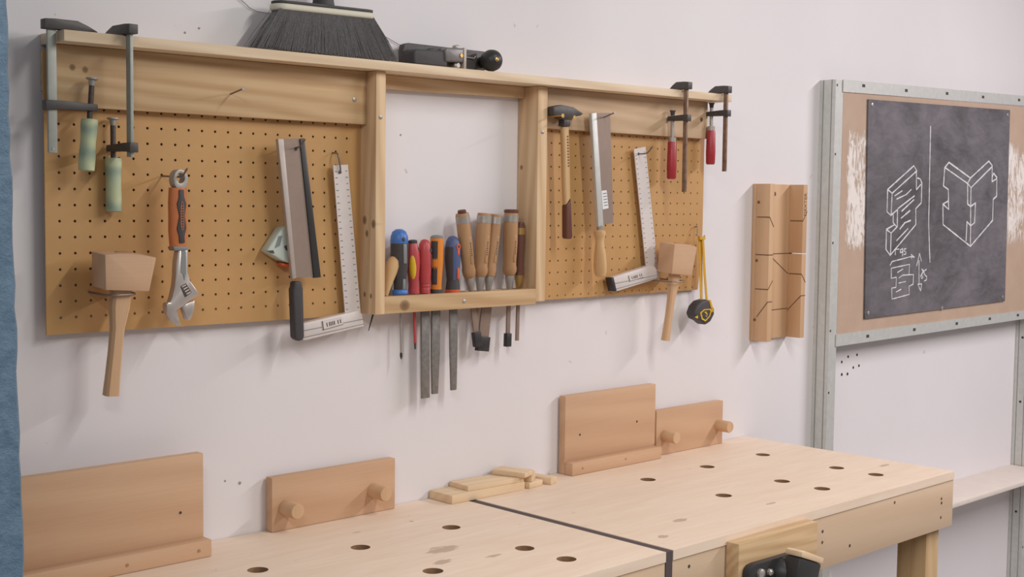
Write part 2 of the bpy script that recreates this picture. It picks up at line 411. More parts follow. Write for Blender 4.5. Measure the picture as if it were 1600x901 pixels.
OUT = {
'wrench_body':[(0.1762,1.3769),(0.1799,1.3804),(0.1909,1.3802),(0.1945,1.3757),(0.1938,1.342),(0.1979,1.327),(0.2071,1.3151),(0.2154,1.3039),(0.2126,1.3016),(0.1986,1.2939),(0.1838,1.2838),(0.1738,1.2802),(0.1773,1.2635),(0.1814,1.2514),(0.1754,1.2546),(0.1646,1.2626),(0.1565,1.2745),(0.1544,1.2828),(0.1545,1.2901),(0.1584,1.2924),(0.1621,1.2922),(0.1648,1.3003),(0.1695,1.3181),(0.1714,1.3344),(0.1724,1.3557)],
'wrench_slot':[(0.1817,1.3759),(0.1872,1.3775),(0.1899,1.3741),(0.1897,1.3388),(0.1869,1.3274),(0.1842,1.339),(0.1805,1.3407)],
'wrench_worm':[(0.1795,1.3177),(0.1896,1.3226),(0.2,1.3071),(0.188,1.2993)],
'wrench_jaw':[(0.1838,1.2838),(0.1912,1.2884),(0.207,1.2935),(0.2069,1.2819),(0.2013,1.2656),(0.1966,1.2605),(0.1925,1.2619)],
'wrench_ring_out':[(0.1697,1.4951),(0.1707,1.5032),(0.1753,1.509),(0.1825,1.5108),(0.1889,1.5085),(0.1929,1.5021),(0.1939,1.4923),(0.1951,1.4841),(0.1957,1.4784),(0.1696,1.4797),(0.1679,1.4837)],
'wrench_ring_in':[(0.1734,1.4951),(0.1752,1.5008),(0.1807,1.5034),(0.1861,1.5003),(0.187,1.4938),(0.1842,1.488),(0.1787,1.4871),(0.1748,1.4895)],
'wrench_grip':[(0.1624,1.4795),(0.1957,1.4784),(0.1968,1.4547),(0.1948,1.4317),(0.1966,1.4104),(0.1937,1.3891),(0.1918,1.3809),(0.1663,1.3797),(0.1637,1.3976),(0.1613,1.4431)],
'wrench_inlay':[(0.1801,1.4762),(0.1905,1.4764),(0.1914,1.4645),(0.1959,1.4531),(0.1925,1.4334),(0.1957,1.4137),(0.1915,1.4006),(0.1922,1.3891),(0.1808,1.3889),(0.1791,1.4007),(0.1752,1.4122),(0.1802,1.4334),(0.1754,1.4529),(0.1795,1.4643)],
'saw1_blade':[(0.3817,1.5675),(0.4329,1.5707),(0.4707,1.3233),(0.4166,1.3228)],
'saw1_spine':[(0.4288,1.5694),(0.4384,1.571),(0.4749,1.322),(0.4594,1.3214)],
'saw1_tooth':[(0.3817,1.5675),(0.3937,1.568),(0.4207,1.3226),(0.4125,1.3206)],
'saw1_handle':[(0.4098,1.3173),(0.4331,1.3165),(0.4345,1.3084),(0.4372,1.3048),(0.4414,1.218),(0.4387,1.2113),(0.4263,1.2098),(0.4139,1.2129),(0.4098,1.2178),(0.4044,1.3027),(0.4085,1.3082)],
'sq1_blade':[(0.5174,1.5256),(0.5508,1.5277),(0.5818,1.2499),(0.546,1.2469)],
'sq1_stock':[(0.438,1.2379),(0.5674,1.2558),(0.5779,1.2492),(0.5826,1.226),(0.4491,1.2081),(0.438,1.2124)],
'sq1_label':[(0.4843,1.2407),(0.5304,1.2476),(0.5334,1.232),(0.4872,1.2241)],
'gadget':[(0.3662,1.3711),(0.3983,1.4114),(0.4051,1.4148),(0.4119,1.4148),(0.4434,1.3835),(0.4434,1.3466),(0.4187,1.3472),(0.3983,1.3534),(0.3809,1.3629)],
'gadget_panel':[(0.3743,1.3758),(0.3823,1.3971),(0.3903,1.3981),(0.3849,1.3801)],
'gadget_knob':[(0.3956,1.3788),(0.4037,1.3821),(0.4119,1.3797),(0.4146,1.3751),(0.4078,1.3707),(0.3997,1.372)],
'gadget_dark':[(0.3597,1.3716),(0.3716,1.3725),(0.3742,1.3668),(0.3663,1.3681)],
'gadget_orange':[(0.3949,1.3491),(0.4153,1.3475),(0.44,1.3469),(0.44,1.3376),(0.4058,1.3432)],
'saw2_blade':[(1.1896,1.6557),(1.2477,1.6602),(1.2644,1.4179),(1.2181,1.4124)],
'saw2_spine':[(1.1834,1.6554),(1.1998,1.6576),(1.2286,1.4095),(1.2119,1.4096)],
'saw2_label':[(1.2234,1.4883),(1.2402,1.49),(1.2475,1.4505),(1.2286,1.4476)],
'sq2_blade':[(1.3584,1.5847),(1.3987,1.592),(1.4505,1.3118),(1.4089,1.313)],
'sq2_stock':[(1.2771,1.2937),(1.4074,1.3177),(1.4281,1.3156),(1.4471,1.3016),(1.4452,1.2882),(1.2887,1.2615)],
'sq2_end':[(1.2659,1.2946),(1.2744,1.2958),(1.286,1.2636),(1.2774,1.2626)],
'sq2_label':[(1.3333,1.2968),(1.3823,1.3055),(1.3895,1.292),(1.3381,1.2835)],
'ham_head':[(1.0475,1.6611),(1.0513,1.6626),(1.0782,1.6669),(1.1195,1.6639),(1.1537,1.6522),(1.1438,1.6475),(1.1179,1.6435),(1.1141,1.6365),(1.0827,1.6362),(1.0748,1.6426),(1.0497,1.6439)],
'ham_neck':[(1.0807,1.6375),(1.116,1.6393),(1.1164,1.623),(1.0791,1.6226)],
'ham_handle':[(1.081,1.6227),(1.1144,1.6229),(1.1179,1.5524),(1.1216,1.4705),(1.0942,1.4553),(1.0891,1.5109),(1.0861,1.565)],
'ham_grip':[(1.1216,1.4705),(1.1293,1.3882),(1.1214,1.3841),(1.0976,1.3844),(1.0936,1.3886),(1.0942,1.4553)],
'ham_text':[(1.0873,1.6024),(1.0951,1.6027),(1.0967,1.5272),(1.0888,1.5271)],
'tape_body':[(1.5467,1.1991),(1.5608,1.2169),(1.5851,1.2282),(1.615,1.2315),(1.6405,1.2241),(1.659,1.2075),(1.6595,1.1933),(1.6396,1.177),(1.6121,1.1692),(1.5867,1.18),(1.5594,1.1861)],
'tape_badge':[(1.5694,1.2006),(1.5914,1.2087),(1.6265,1.2085),(1.6343,1.2035),(1.6247,1.1899),(1.5999,1.1788),(1.5798,1.1846)],
'tape_tri':[(1.5476,1.191),(1.5597,1.1949),(1.56,1.1872)],
'tape_hook':[(1.5926,1.3853),(1.5894,1.4054),(1.5991,1.4131),(1.6043,1.4069),(1.5999,1.3883),(1.5978,1.3791)],
'tape_strap1':[(1.5914,1.3777),(1.6064,1.3776),(1.6115,1.2266),(1.604,1.227)],
'tape_strap2':[(1.5935,1.378),(1.5985,1.3779),(1.6115,1.2895),(1.6213,1.2268),(1.6425,1.1992),(1.635,1.1965),(1.6112,1.2273),(1.604,1.2897)],
'chalk_tenon':[[(2.4397,1.5085),(2.5825,1.5794),(2.6004,1.5649),(2.465,1.4979),(2.4397,1.5085),(2.44,1.4449),(2.4617,1.4351),(2.4976,1.4513)],[(2.465,1.4979),(2.463,1.4358)],[(2.4741,1.4395),(2.4757,1.4139),(2.4978,1.4009)],[(2.4976,1.4513),(2.4992,1.4027),(2.4662,1.3839),(2.4395,1.3951),(2.4845,1.4083)],[(2.4395,1.3951),(2.4408,1.3374),(2.465,1.3205),(2.6046,1.4078),(2.6016,1.4547),(2.6326,1.4717),(2.6318,1.53),(2.622,1.5418),(2.6055,1.5445)],[(2.4662,1.3839),(2.4664,1.3212)],[(2.5983,1.563),(2.6017,1.51),(2.6268,1.5262)],[(2.4795,1.4908),(2.5215,1.506)],[(2.4908,1.4817),(2.5439,1.4952),(2.5722,1.5104)],[(2.4996,1.4543),(2.5453,1.473),(2.5918,1.492)],[(2.5216,1.447),(2.5888,1.4808)],[(2.5192,1.4266),(2.5687,1.4489)],[(2.514,1.3953),(2.5417,1.4136),(2.5742,1.4202)],[(2.498,1.3622),(2.561,1.3968)]],
'chalk_joint':[[(2.7912,1.5953),(2.7662,1.5782),(2.7626,1.5237),(2.7931,1.5132),(2.7996,1.4529),(2.7626,1.4691),(2.7956,1.4785)],[(2.7626,1.4691),(2.7684,1.4071),(2.9468,1.3385),(3.09,1.4192),(3.0889,1.4866),(3.1115,1.4965),(3.1084,1.5562),(3.0849,1.5691),(3.0775,1.5575)],[(3.107,1.5523),(3.0771,1.5421),(3.073,1.5937),(3.049,1.6064),(2.9312,1.5507),(2.7912,1.5953)],[(2.7699,1.5783),(2.9144,1.5336),(2.9373,1.5209),(3.0733,1.5899)],[(2.9312,1.5507),(2.9144,1.5336),(2.919,1.4701),(2.9392,1.4627),(2.9701,1.4742),(2.9684,1.4119),(2.9437,1.4026),(2.9191,1.4158),(2.9172,1.3558)],[(2.9373,1.5209),(2.9392,1.4627),(2.9437,1.4026),(2.9467,1.3403)]],
'chalk_plan':[[(2.4661,1.2913),(2.4763,1.3023),(2.5351,1.3088),(2.584,1.3146),(2.6023,1.3119),(2.5836,1.321),(2.5866,1.3088)],[(2.4731,1.2832),(2.5764,1.2918),(2.5739,1.2609),(2.601,1.2612),(2.6005,1.2324),(2.5769,1.2275),(2.5797,1.2033),(2.4828,1.1937),(2.4787,1.2255),(2.5027,1.2269),(2.5031,1.2563),(2.4749,1.2539),(2.4731,1.2832)],[(2.5088,1.2698),(2.5392,1.2791)],[(2.5164,1.2536),(2.5381,1.2609),(2.5716,1.261)],[(2.5173,1.2388),(2.5571,1.242)],[(2.5035,1.2132),(2.5318,1.2201)],[(2.6176,1.2861),(2.6322,1.3228),(2.6443,1.2994)],[(2.6303,1.302),(2.6348,1.2323)],[(2.628,1.2314),(2.651,1.2317),(2.6454,1.211),(2.628,1.2314)],[(2.4926,1.321),(2.4938,1.3368),(2.5135,1.3376)],[(2.5333,1.3384),(2.5202,1.3352),(2.5207,1.3273),(2.5361,1.3292),(2.5333,1.3384),(2.5346,1.3168)],[(2.5533,1.338),(2.5423,1.3371),(2.5426,1.3314),(2.5526,1.3278),(2.5521,1.3221),(2.541,1.3212)],[(2.6481,1.276),(2.66,1.271),(2.6469,1.2598),(2.6568,1.2502),(2.65,1.2469),(2.6426,1.2553),(2.658,1.2664),(2.6481,1.276)],[(2.6761,1.2741),(2.6602,1.2687),(2.6655,1.2592),(2.6799,1.2518),(2.6782,1.2425),(2.6644,1.2394)]],
'chalk_line':[[(2.6727,1.6987),(2.678,1.5041),(2.6805,1.409),(2.6958,1.294)]],
'blackboard':[(2.3246,1.7563),(3.1847,1.7744),(3.1985,1.1559),(2.3388,1.1442)],
'mdf':[(2.1856,1.7704),(3.3,1.7917),(3.3577,1.1116),(2.1944,1.1075)],
}
# ================================================================== the setting
wall = struct(MB().box(-3.0, 6.5, 0.0, 0.12, 0.0, 3.2).build('wall_back', 'wall'), 'white painted workshop wall behind the tools')
fl = struct(MB().box(-3.0, 6.5, -5.0, 0.0, -0.1, 0.0).build('floor', 'floor'), 'grey workshop floor under the benches')
# blue pier at the left edge: ragged painted arris
mb = MB(); zs = [0.0 + 3.2 * k / 160 for k in range(161)]; rnd = random.Random(3)
prev = None; vv = []; ff = []
for k, z in enumerate(zs):
    e = -0.4045 - 0.0165 * (z - 1.4) + rnd.uniform(-0.0012, 0.0012)
    vv += [(e, -0.80, z), (e - 0.004, -0.806, z), (-0.78, -0.806, z), (-0.78, -0.001, z), (-0.43, -0.001, z)]
for k in range(160):
    a = k * 5; b_ = a + 5
    for i in range(5):
        j = (i + 1) % 5
        ff.append((a + i, a + j, b_ + j, b_ + i))
ff += [(4, 3, 2, 1, 0), tuple(800 + i for i in range(5))]
mb.add(vv, ff)
struct(mb.build('wall_left', 'blue_wall'), 'rough blue painted wall pier at the left edge')
# small plugs, screw holes and scars in the white wall
hole_src = None
for (x, z, r) in [(2.272, 1.017, .004), (2.315, 1.019, .004), (2.348, 1.0315, .004), (2.395, 1.0335, .004), (2.377, .998, .004), (2.407, 1.001, .004),
                  (2.317, .983, .0045), (2.347, .982, .0045), (0.705, 1.590, .002), (0.34, 0.955, .003), (0.31, 0.963, .0018), (0.235, 1.742, .002), (0.262, 1.752, .002)]:
    h = MB().lathe([(r, 0), (r, .0006), (r * .6, .0009)], (0, 0, 0), 10)
    h.F = Matrix.Identity(4)
    h.v = [Vector((x + p.x, -p.z, z + p.y)) for p in h.v]
    h.build('wall_hole', 'hole' if z < 1.1 and x > 2 else 'scar', wall)

# ------------------------------------------------------------------ steel stud frame with boards, right
def stud(name, x, flip, lab):
    pr = [(0, 0), (0, -.050), (.038, -.050), (.038, -.0485), (.0015, -.0485), (.0015, 0)]
    o = MB().prism_z([(x + p[0], p[1]) for p in pr], 0.0, 1.80).build(name, 'galv')
    struct(o, lab)
    for z in (.30, .62, .95, 1.12, 1.36, 1.60, 1.785):
        s_ = MB(); s_.box(x + .004, x + .009, -.0508, -.050, z - .003, z + .003)
        s_.build('stud_slot', 'ink', o)
    for yy in (-.012, -.038):
        MB().box(x - .0008, x, yy - .0009, yy + .0009, 0.0, 1.80).build('stud_crease', 'galv_dark', o)
    return o
stud('trim_1', 2.166, 0, 'galvanised steel stud beside the mitre box')
r2 = stud('trim_2', 3.405, 0, 'galvanised steel stud at the right edge of the picture')
for z in (.42, .80, 1.02):
    MB(axis_frame((3.405, -.025, z), (3.404, -.025, z))).lathe([(.004, 0), (.004, .0015)], seg=8).build('screw', 'black', r2)
nb = thing('notice_board', 'brown board with blackboard, framed by galvanised steel strips on the studs', 'notice board', (2.2, -.05, 1.09))
MB().prism([(2.2035, 1.7690), (3.70, 1.800), (3.70, 1.112), (2.2035, 1.1050)], -.0505, -.047).build('backing_panel', 'mdf', nb)
def strip(p):
    return MB().prism(p, -.0535, -.0508)
ts = strip([(2.198, 1.8015), (3.70, 1.836), (3.70, 1.8045), (2.198, 1.7685)]).build('edge_strip', 'galv', nb)
bs = strip([(2.198, 1.1085), (3.70, 1.1195), (3.70, 1.0925), (2.198, 1.0755)]).build('edge_strip', 'galv', nb)
for k, (x, z) in enumerate([(2.30, 1.793), (2.53, 1.795), (2.77, 1.802), (3.0, 1.806), (3.25, 1.812)]):
    MB().box(x - .007, x + .007, -.0542, -.0535, z - .005, z + .003).build('slot', 'ink', ts)
for k, (x, z) in enumerate([(2.36, 1.094), (2.62, 1.097), (2.88, 1.10), (3.10, 1.103), (3.30, 1.104)]):
    MB().box(x - .007, x + .007, -.0542, -.0535, z - .004, z + .004).build('slot', 'ink', bs)
bb = MB().prism([(2.3246, 1.7563), (3.1847, 1.7744), (3.1985, 1.1559), (2.3388, 1.1442)], -.0555, -.0506).build('blackboard', 'slate', nb, label='dark grey blackboard with white chalk joint drawings')
for (x, z) in [(2.345, 1.742), (3.168, 1.758), (3.180, 1.170), (2.356, 1.160), (2.78, 1.153)]:
    MB(axis_frame((x, -.0555, z), (x, -.0575, z))).lathe([(.006, 0), (.006, .001), (.003, .002)], seg=10).build('screw', 'steel', bb)
def chalk(name, strokes, w, lab):
    m_ = MB(); rn = random.Random(5)
    for st in strokes:
        pts = []
        for a, b_ in zip(st[:-1], st[1:]):
            n = max(2, int(math.hypot(b_[0] - a[0], b_[1] - a[1]) / .012))
            for k in range(n): pts.append((a[0] + (b_[0] - a[0]) * k / n, a[1] + (b_[1] - a[1]) * k / n))
        pts.append(st[-1])
        for a, b_ in zip(pts[:-1], pts[1:]):
            dx, dz = b_[0] - a[0], b_[1] - a[1]; l = math.hypot(dx, dz) or 1
            ww = w * rn.uniform(.65, 1.15); ex, ez = dx / l * ww * .4, dz / l * ww * .4
            nx, nz = -dz / l * ww, dx / l * ww
            m_.prism([(a[0] - ex + nx, a[1] - ez + nz), (a[0] - ex - nx, a[1] - ez - nz), (b_[0] + ex - nx, b_[1] + ez - nz), (b_[0] + ex + nx, b_[1] + ez + nz)], -.0560 - rn.uniform(0, .0002), -.0554)
    m_.build(name, 'chalk', bb, label=lab)
chalk('chalk_drawing', OUT['chalk_tenon'], .0021, 'chalk drawing of a notched hatched block')
chalk('chalk_drawing', OUT['chalk_joint'], .0024, 'chalk drawing of a V shaped corner joint')
chalk('chalk_drawing', OUT['chalk_plan'], .0016, 'small chalk plan with arrows and figures')
chalk('chalk_line', OUT['chalk_line'], .0021, 'long upright chalk line between the drawings')
lg = MB().prism_z([(2.205, -.001), (3.402, -.001), (3.402, -.055), (3.75, -.055), (3.75, -.156), (2.205, -.156)], .566, .580).build('wall_ledge', 'ledge', None, .0012)
lg['label'] = 'narrow off-white wooden ledge below the notice board'; lg['category'] = 'ledge'

# ================================================================== work benches
ZB = 0.86
def plate_holes(x0, x1, y0, y1, z0, z1, holes, r, name, mt, parent):
    bm = bmesh.new(); o0 = parent_world(parent); loops = []
    def loop(pts):
        vs_ = [bm.verts.new(Vector((p[0], p[1], z1)) - o0) for p in pts]
        return vs_, [bm.edges.new((vs_[i], vs_[(i + 1) % len(vs_)])) for i in range(len(vs_))]
    allE = []
    o_v, e = loop([(x0, y0), (x1, y0), (x1, y1), (x0, y1)]); allE += e; loops.append(o_v)
    for (hx, hy) in holes:
        hv, e = loop([(hx + r * math.cos(2 * math.pi * k / 28), hy + r * math.sin(2 * math.pi * k / 28)) for k in range(28)]); allE += e; loops.append(hv)
    bmesh.ops.triangle_fill(bm, use_beauty=True, use_dissolve=False, edges=allE, normal=(0, 0, 1))
    top = list(bm.faces)
    low = {}
    for v in list(bm.verts): low[v] = bm.verts.new(v.co + Vector((0, 0, z0 - z1)))
    for f in top: bm.faces.new([low[v] for v in reversed(f.verts[:])])
    for vs_ in loops:
        for i in range(len(vs_)):
            a, b_ = vs_[i], vs_[(i + 1) % len(vs_)]
            wf = bm.faces.new((a, b_, low[b_], low[a]))
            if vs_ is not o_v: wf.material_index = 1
    bmesh.ops.recalc_face_normals(bm, faces=bm.faces)
    me = bpy.data.meshes.new(name); bm.to_mesh(me); bm.free(); me.materials.append(M[mt]); me.materials.append(M['ply_hole_shade'])
    o = bpy.data.objects.new(name, me); COL.objects.link(o); o.parent = parent
    return o
YF = -0.583
def bench(x0, x1, holes, lab, top):
    t = thing('work_bench', lab, 'bench', (x0, 0, 0), 'plywood work benches along the wall')
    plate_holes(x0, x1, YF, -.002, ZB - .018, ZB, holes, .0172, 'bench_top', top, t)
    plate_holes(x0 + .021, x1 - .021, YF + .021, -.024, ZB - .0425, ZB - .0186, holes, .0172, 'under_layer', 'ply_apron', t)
    MB().box(x0, x1, YF + .002, YF + .020, .735, ZB - .0185).build('apron', 'ply_apron', t, .0008)
    MB().box(x0, x1, -.022, -.004, .735, ZB - .0185).build('apron', 'ply_apron', t)
    MB().box(x1 - .02, x1 - .001, YF + .021, -.023, .735, ZB - .0185).build('end_apron', 'ply_apron', t)
    MB().box(x0 + .001, x0 + .02, YF + .021, -.023, .735, ZB - .0185).build('end_apron', 'ply_apron', t)
    for lx in (x0 + .03, x1 - .078):
        for ly in (YF + .022, -.096):
            MB().box(lx, lx + .056, ly, ly + .072, 0, .8170).build('leg', 'leg_wood', t, .0015)
    return t
hl = [(x, y) for x in (.243, .452, .662) for y in (-.208, -.402)] + [(x, -.498) for x in (.243, .452, .667)] + [(.035, -.208), (.035, -.402)]
hr = [(x, y) for x in (1.260, 1.470, 1.688) for y in (-.178, -.382)] + [(1.472, -.482), (1.690, -.482)]
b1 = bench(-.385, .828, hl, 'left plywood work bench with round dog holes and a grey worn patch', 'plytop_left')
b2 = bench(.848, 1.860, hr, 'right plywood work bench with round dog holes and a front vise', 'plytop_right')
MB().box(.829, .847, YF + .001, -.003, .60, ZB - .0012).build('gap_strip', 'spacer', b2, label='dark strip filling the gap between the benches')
for (x, z, mt) in [(1.835, .845, 'wood_ink'), (1.806, .805, 'wood_ink'), (1.807, .795, 'ink'), (1.806, .762, 'wood_ink'), (1.60, .828, 'wood_ink'), (1.322, .812, 'ink'), (1.322, .790, 'wood_ink'), (1.425, .765, 'ink'), (.895, .822, 'ink')]:
    MB(axis_frame((x, YF + .002, z), (x, YF, z))).lathe([(.0032, 0), (.0032, .0006)], seg=10).build('screw_hole', mt, b2)
# front vise: wooden jaw and black clamp body
vz = MB().box(1.000, 1.256, -.612, -.5835, .70, .849).build('vise_jaw', 'jaw_wood', b2, .0015, label='pine vise jaw on the front of the bench')
vp = MB()
vp.prism([(1.0095, .795), (1.012, .803), (1.020, .8085), (1.034, .8105), (1.168, .8085), (1.176, .803), (1.178, .795), (1.178, .70), (1.0095, .70)], -.628, -.6125)
vp.build('vise_plate', 'black', vz, .003)
kn = MB(axis_frame((1.1180, -.628, .778), (1.1180, -.650, .778))); kn.lathe([(.030, 0), (.029, .012), (.020, .022)], seg=24); kn.build('vise_boss', 'black', vz, smooth=True)
for (x, z, r) in [(1.0443, .7900, .0095), (1.0725, .7880, .0065), (1.1500, .7930, .0055), (1.1233, .8010, .0045)]:
    MB(axis_frame((x, -.628, z), (x, -.640, z))).lathe([(r, 0), (r, .005), (r * .5, .008)], seg=14).build('bolt', 'chrome', vz, smooth=True)
hd = MB(); hd.prism([(1.1066, .8180), (1.1776, .7925), (1.1650, .7650), (1.1500, .70), (1.0850, .70), (1.0975, .7830)], -.674, -.640); hd.build('vise_lever', 'black', vz, .005)
hc = MB(); hc.prism([(1.1066, .8185), (1.1080, .8285), (1.1180, .8280), (1.1814, .8030), (1.1778, .7930)], -.675, -.639); hc.build('lever_cap', 'offcut_x', vz, .0015)

# ------------------------------------------------------------------ bench hooks, peg boards, offcuts on the benches
t = thing('bench_hook', 'large beech bench hook leaning at the blue pier, partly hidden by it', 'bench hook', (.02, -.065, ZB), 'beech bench hooks')
MB().box(-.175, .229, -.064, -.044, ZB + .0005, 1.0330).build('board', 'beech_x', t, .0015)
MB().box(-.175, .2295, -.089, -.0645, ZB + .0005, .8895).build('stop_strip', 'beech_x', t, .0015)
for (x, y, z) in ((.185, -.064, .9375), (-.10, -.064, .94)):
    MB(axis_frame((x, y, z), (x, y - .0005, z))).lathe([(.0025, 0), (.0025, .0006)], seg=10).build('peg_hole', 'ink', t)
for x in (.205, .075, -.08):
    MB(axis_frame((x, -.089, .874), (x, -.0895, .874))).lathe([(.003, 0), (.003, .0005)], seg=10).build('peg_hole', 'plug', t)
t = thing('bench_hook', 'upright beech bench hook standing on the right bench', 'bench hook', (1.32, -.03, ZB), 'beech bench hooks')
MB().box(1.157, 1.467, -.024, -.005, ZB + .0005, 1.0350).build('board', 'beech_x', t, .0015)
MB().box(1.157, 1.4625, -.048, -.0245, ZB + .0005, .8885).build('stop_strip', 'beech_x', t, .0015)
for (x, z) in ((1.205, .944), (1.400, .9525)):
    MB(axis_frame((x, -.024, z), (x, -.0245, z))).lathe([(.0025, 0), (.0025, .0006)], seg=10).build('peg_hole', 'ink', t)
for (x, z) in ((1.19, .874), (1.335, .876)):
    MB(axis_frame((x, -.048, z), (x, -.0485, z))).lathe([(.0025, 0), (.0025, .0005)], seg=10).build('peg_hole', 'plug', t)
def peg_stop(x0, x1, y0, y1, z1, pegs, r, ln, lab):
    t = thing('peg_stop', lab, 'bench stop', ((x0 + x1) / 2, y0, ZB), 'beech boards with two dowel pegs')
    MB().box(x0, x1, y0, y1, ZB + .0005, z1).build('board', 'beech_x', t, .0015)
    for (x, z) in pegs:
        p = MB(axis_frame((x, y0 + .004, z), (x, y0 - ln, z))); p.lathe([(r, 0), (r, ln), (r * .92, ln + .003)], seg=20)
        p.build('dowel_peg', 'beech_z', t, smooth=True)
    return t
peg_stop(.392, .6765, -.0245, -.0045, .960, [(.420, .902), (.622, .904)], .0145, .042, 'low beech board with two dowel pegs on the left bench')
peg_stop(1.474, 1.734, -.0225, -.0035, .9690, [(1.5025, .9065), (1.713, .9085)], .0143, .040, 'low beech board with two dowel pegs behind the upright bench hook')
def offcut(lab, cx, cy, z0, lx, ly, lz, rot, mt='offcut_x', bev=.001):
    t = MB(frame((cx, cy, z0), 0, math.radians(rot))); t.box(-lx / 2, lx / 2, -ly / 2, ly / 2, 0, lz)
    o0 = Vector((cx, cy, z0)); t.v = [v - o0 for v in t.v]
    o = t.build('wood_offcut', mt, None, bev); o.location = o0
    o['label'] = lab; o['category'] = 'offcut'; o['group'] = 'wood offcuts on the bench'
    return o
offcut('long flat pine offcut at the bottom of the pile', .884, -.038, ZB + .0003, .203, .070, .0172, 0)
offcut('wide pine offcut lying on the long bottom offcut', .910, -.0375, ZB + .0175, .150, .062, .0105, -3.5)
offcut('thin pine offcut on top of the pile', .980, -.042, ZB + .0285, .078, .044, .0105, -70, 'offcut_y')
offcut('small flat pine block under the cube offcut', 1.018, -.055, ZB + .0003, .046, .034, .0125, 8)
offcut('cube of pine end grain standing on a small block', 1.012, -.055, ZB + .0132, .026, .026, .0185, 28, 'offcut_y')
offcut('small pine block at the right end of the offcut pile', 1.064, -.050, ZB + .0003, .026, .052, .0150, 16, 'offcut_y')

# ================================================================== tool rack
rack = thing('tool_rack', 'pine wall rack with shelf, two pegboards and a slotted tool rail', 'tool rack', (.8, 0, 1.25))
sh = MB(frame((-.0187, 0, 1.6985), -.0052)); sh.box(0, 1.676, -.085, -.001, 0, .0170); sh.build('shelf_board', 'pine_shelf', rack, .0012)
def pine_spots(name, axis, spots):
    base = ((212, 182, 142), (182, 146, 106)) if axis == 'x' else ((230, 202, 164), (200, 164, 126))
    o0 = parent_world(rack)
    sp = [((c[0] - o0.x, c[1] - o0.y, c[2] - o0.z), r) for c, r in spots]
    return wood(name, base[0], base[1], axis, rings=24, dist=5.0, spots=sp, contrast=0.7)
mr = pine_spots('pine_board_with_knots', 'x', [((.015, -.04, 1.664), (.006, .05, .006)), ((.036, -.04, 1.662), (.006, .05, .006)), ((1.60, -.04, 1.66), (.008, .05, .008))])
MB().prism([(-.0187, 1.6030), (.5905, 1.6030), (.5905, 1.7012), (-.0187, 1.6980)], -.0405, -.0225).build('back_rail', mr, rack, .0012)
MB().prism([(1.0525, 1.6185), (1.6225, 1.6185), (1.6225, 1.7066), (1.0525, 1.7036)], -.0405, -.0225).build('back_rail', 'pine_pale', rack, .0012)
MB().prism([(.6145, 1.6740), (1.0235, 1.6800), (1.0235, 1.7034), (.6145, 1.7013)], -.0200, -.001).build('head_rail', 'pine_x', rack, .0012)
mu = pine_spots('pine_upright_with_knots', 'z', [((.60, -.035, 1.425), (.05, .007, .010)), ((.592, -.062, 1.418), (.05, .007, .010)), ((.592, -.042, 1.40), (.05, .005, .008)), ((.592, -.036, 1.285), (.05, .004, .006)), ((.592, -.055, 1.283), (.05, .004, .006)), ((1.024, -.012, 1.535), (.05, .005, .006))])
MB().box(.5910, .6140, -.0685, -.001, 1.2485, 1.7012).build('upright', mu, rack, .0012)
MB().box(1.0240, 1.0520, -.0600, -.001, 1.2530, 1.7034).build('upright', mu, rack, .0012)
mk = pine_spots('pine_rail_with_knot', 'x', [((.668, -.06, 1.262), (.014, .05, .012))])
MB().box(.6145, 1.0235, -.0610, -.0445, 1.2480, 1.2805).build('tool_rail', mk, rack, .0012)
MB().box(.6145, 1.0235, -.0175, -.001, 1.2480, 1.2790).build('tool_rail', 'pine_x', rack, .0012)
def screw(x, y, z, r, par, d=(0, -1, 0), mt='steel'):
    MB(axis_frame((x, y, z), (x + d[0] * .01, y + d[1] * .01, z + d[2] * .01))).lathe([(r, -.002), (r, .0008), (r * .55, .0018)], seg=12).build('screw', mt, par, smooth=True)
screw(.6015, -.0685, 1.6165, .0042, rack); screw(1.0375, -.0600, 1.6085, .0042, rack); screw(.8205, -.0610, 1.2630, .0042, rack)
screw(.562, -.0405, 1.6475, .0045, rack); screw(1.598, -.0405, 1.664, .005, rack, mt='wood_ink')
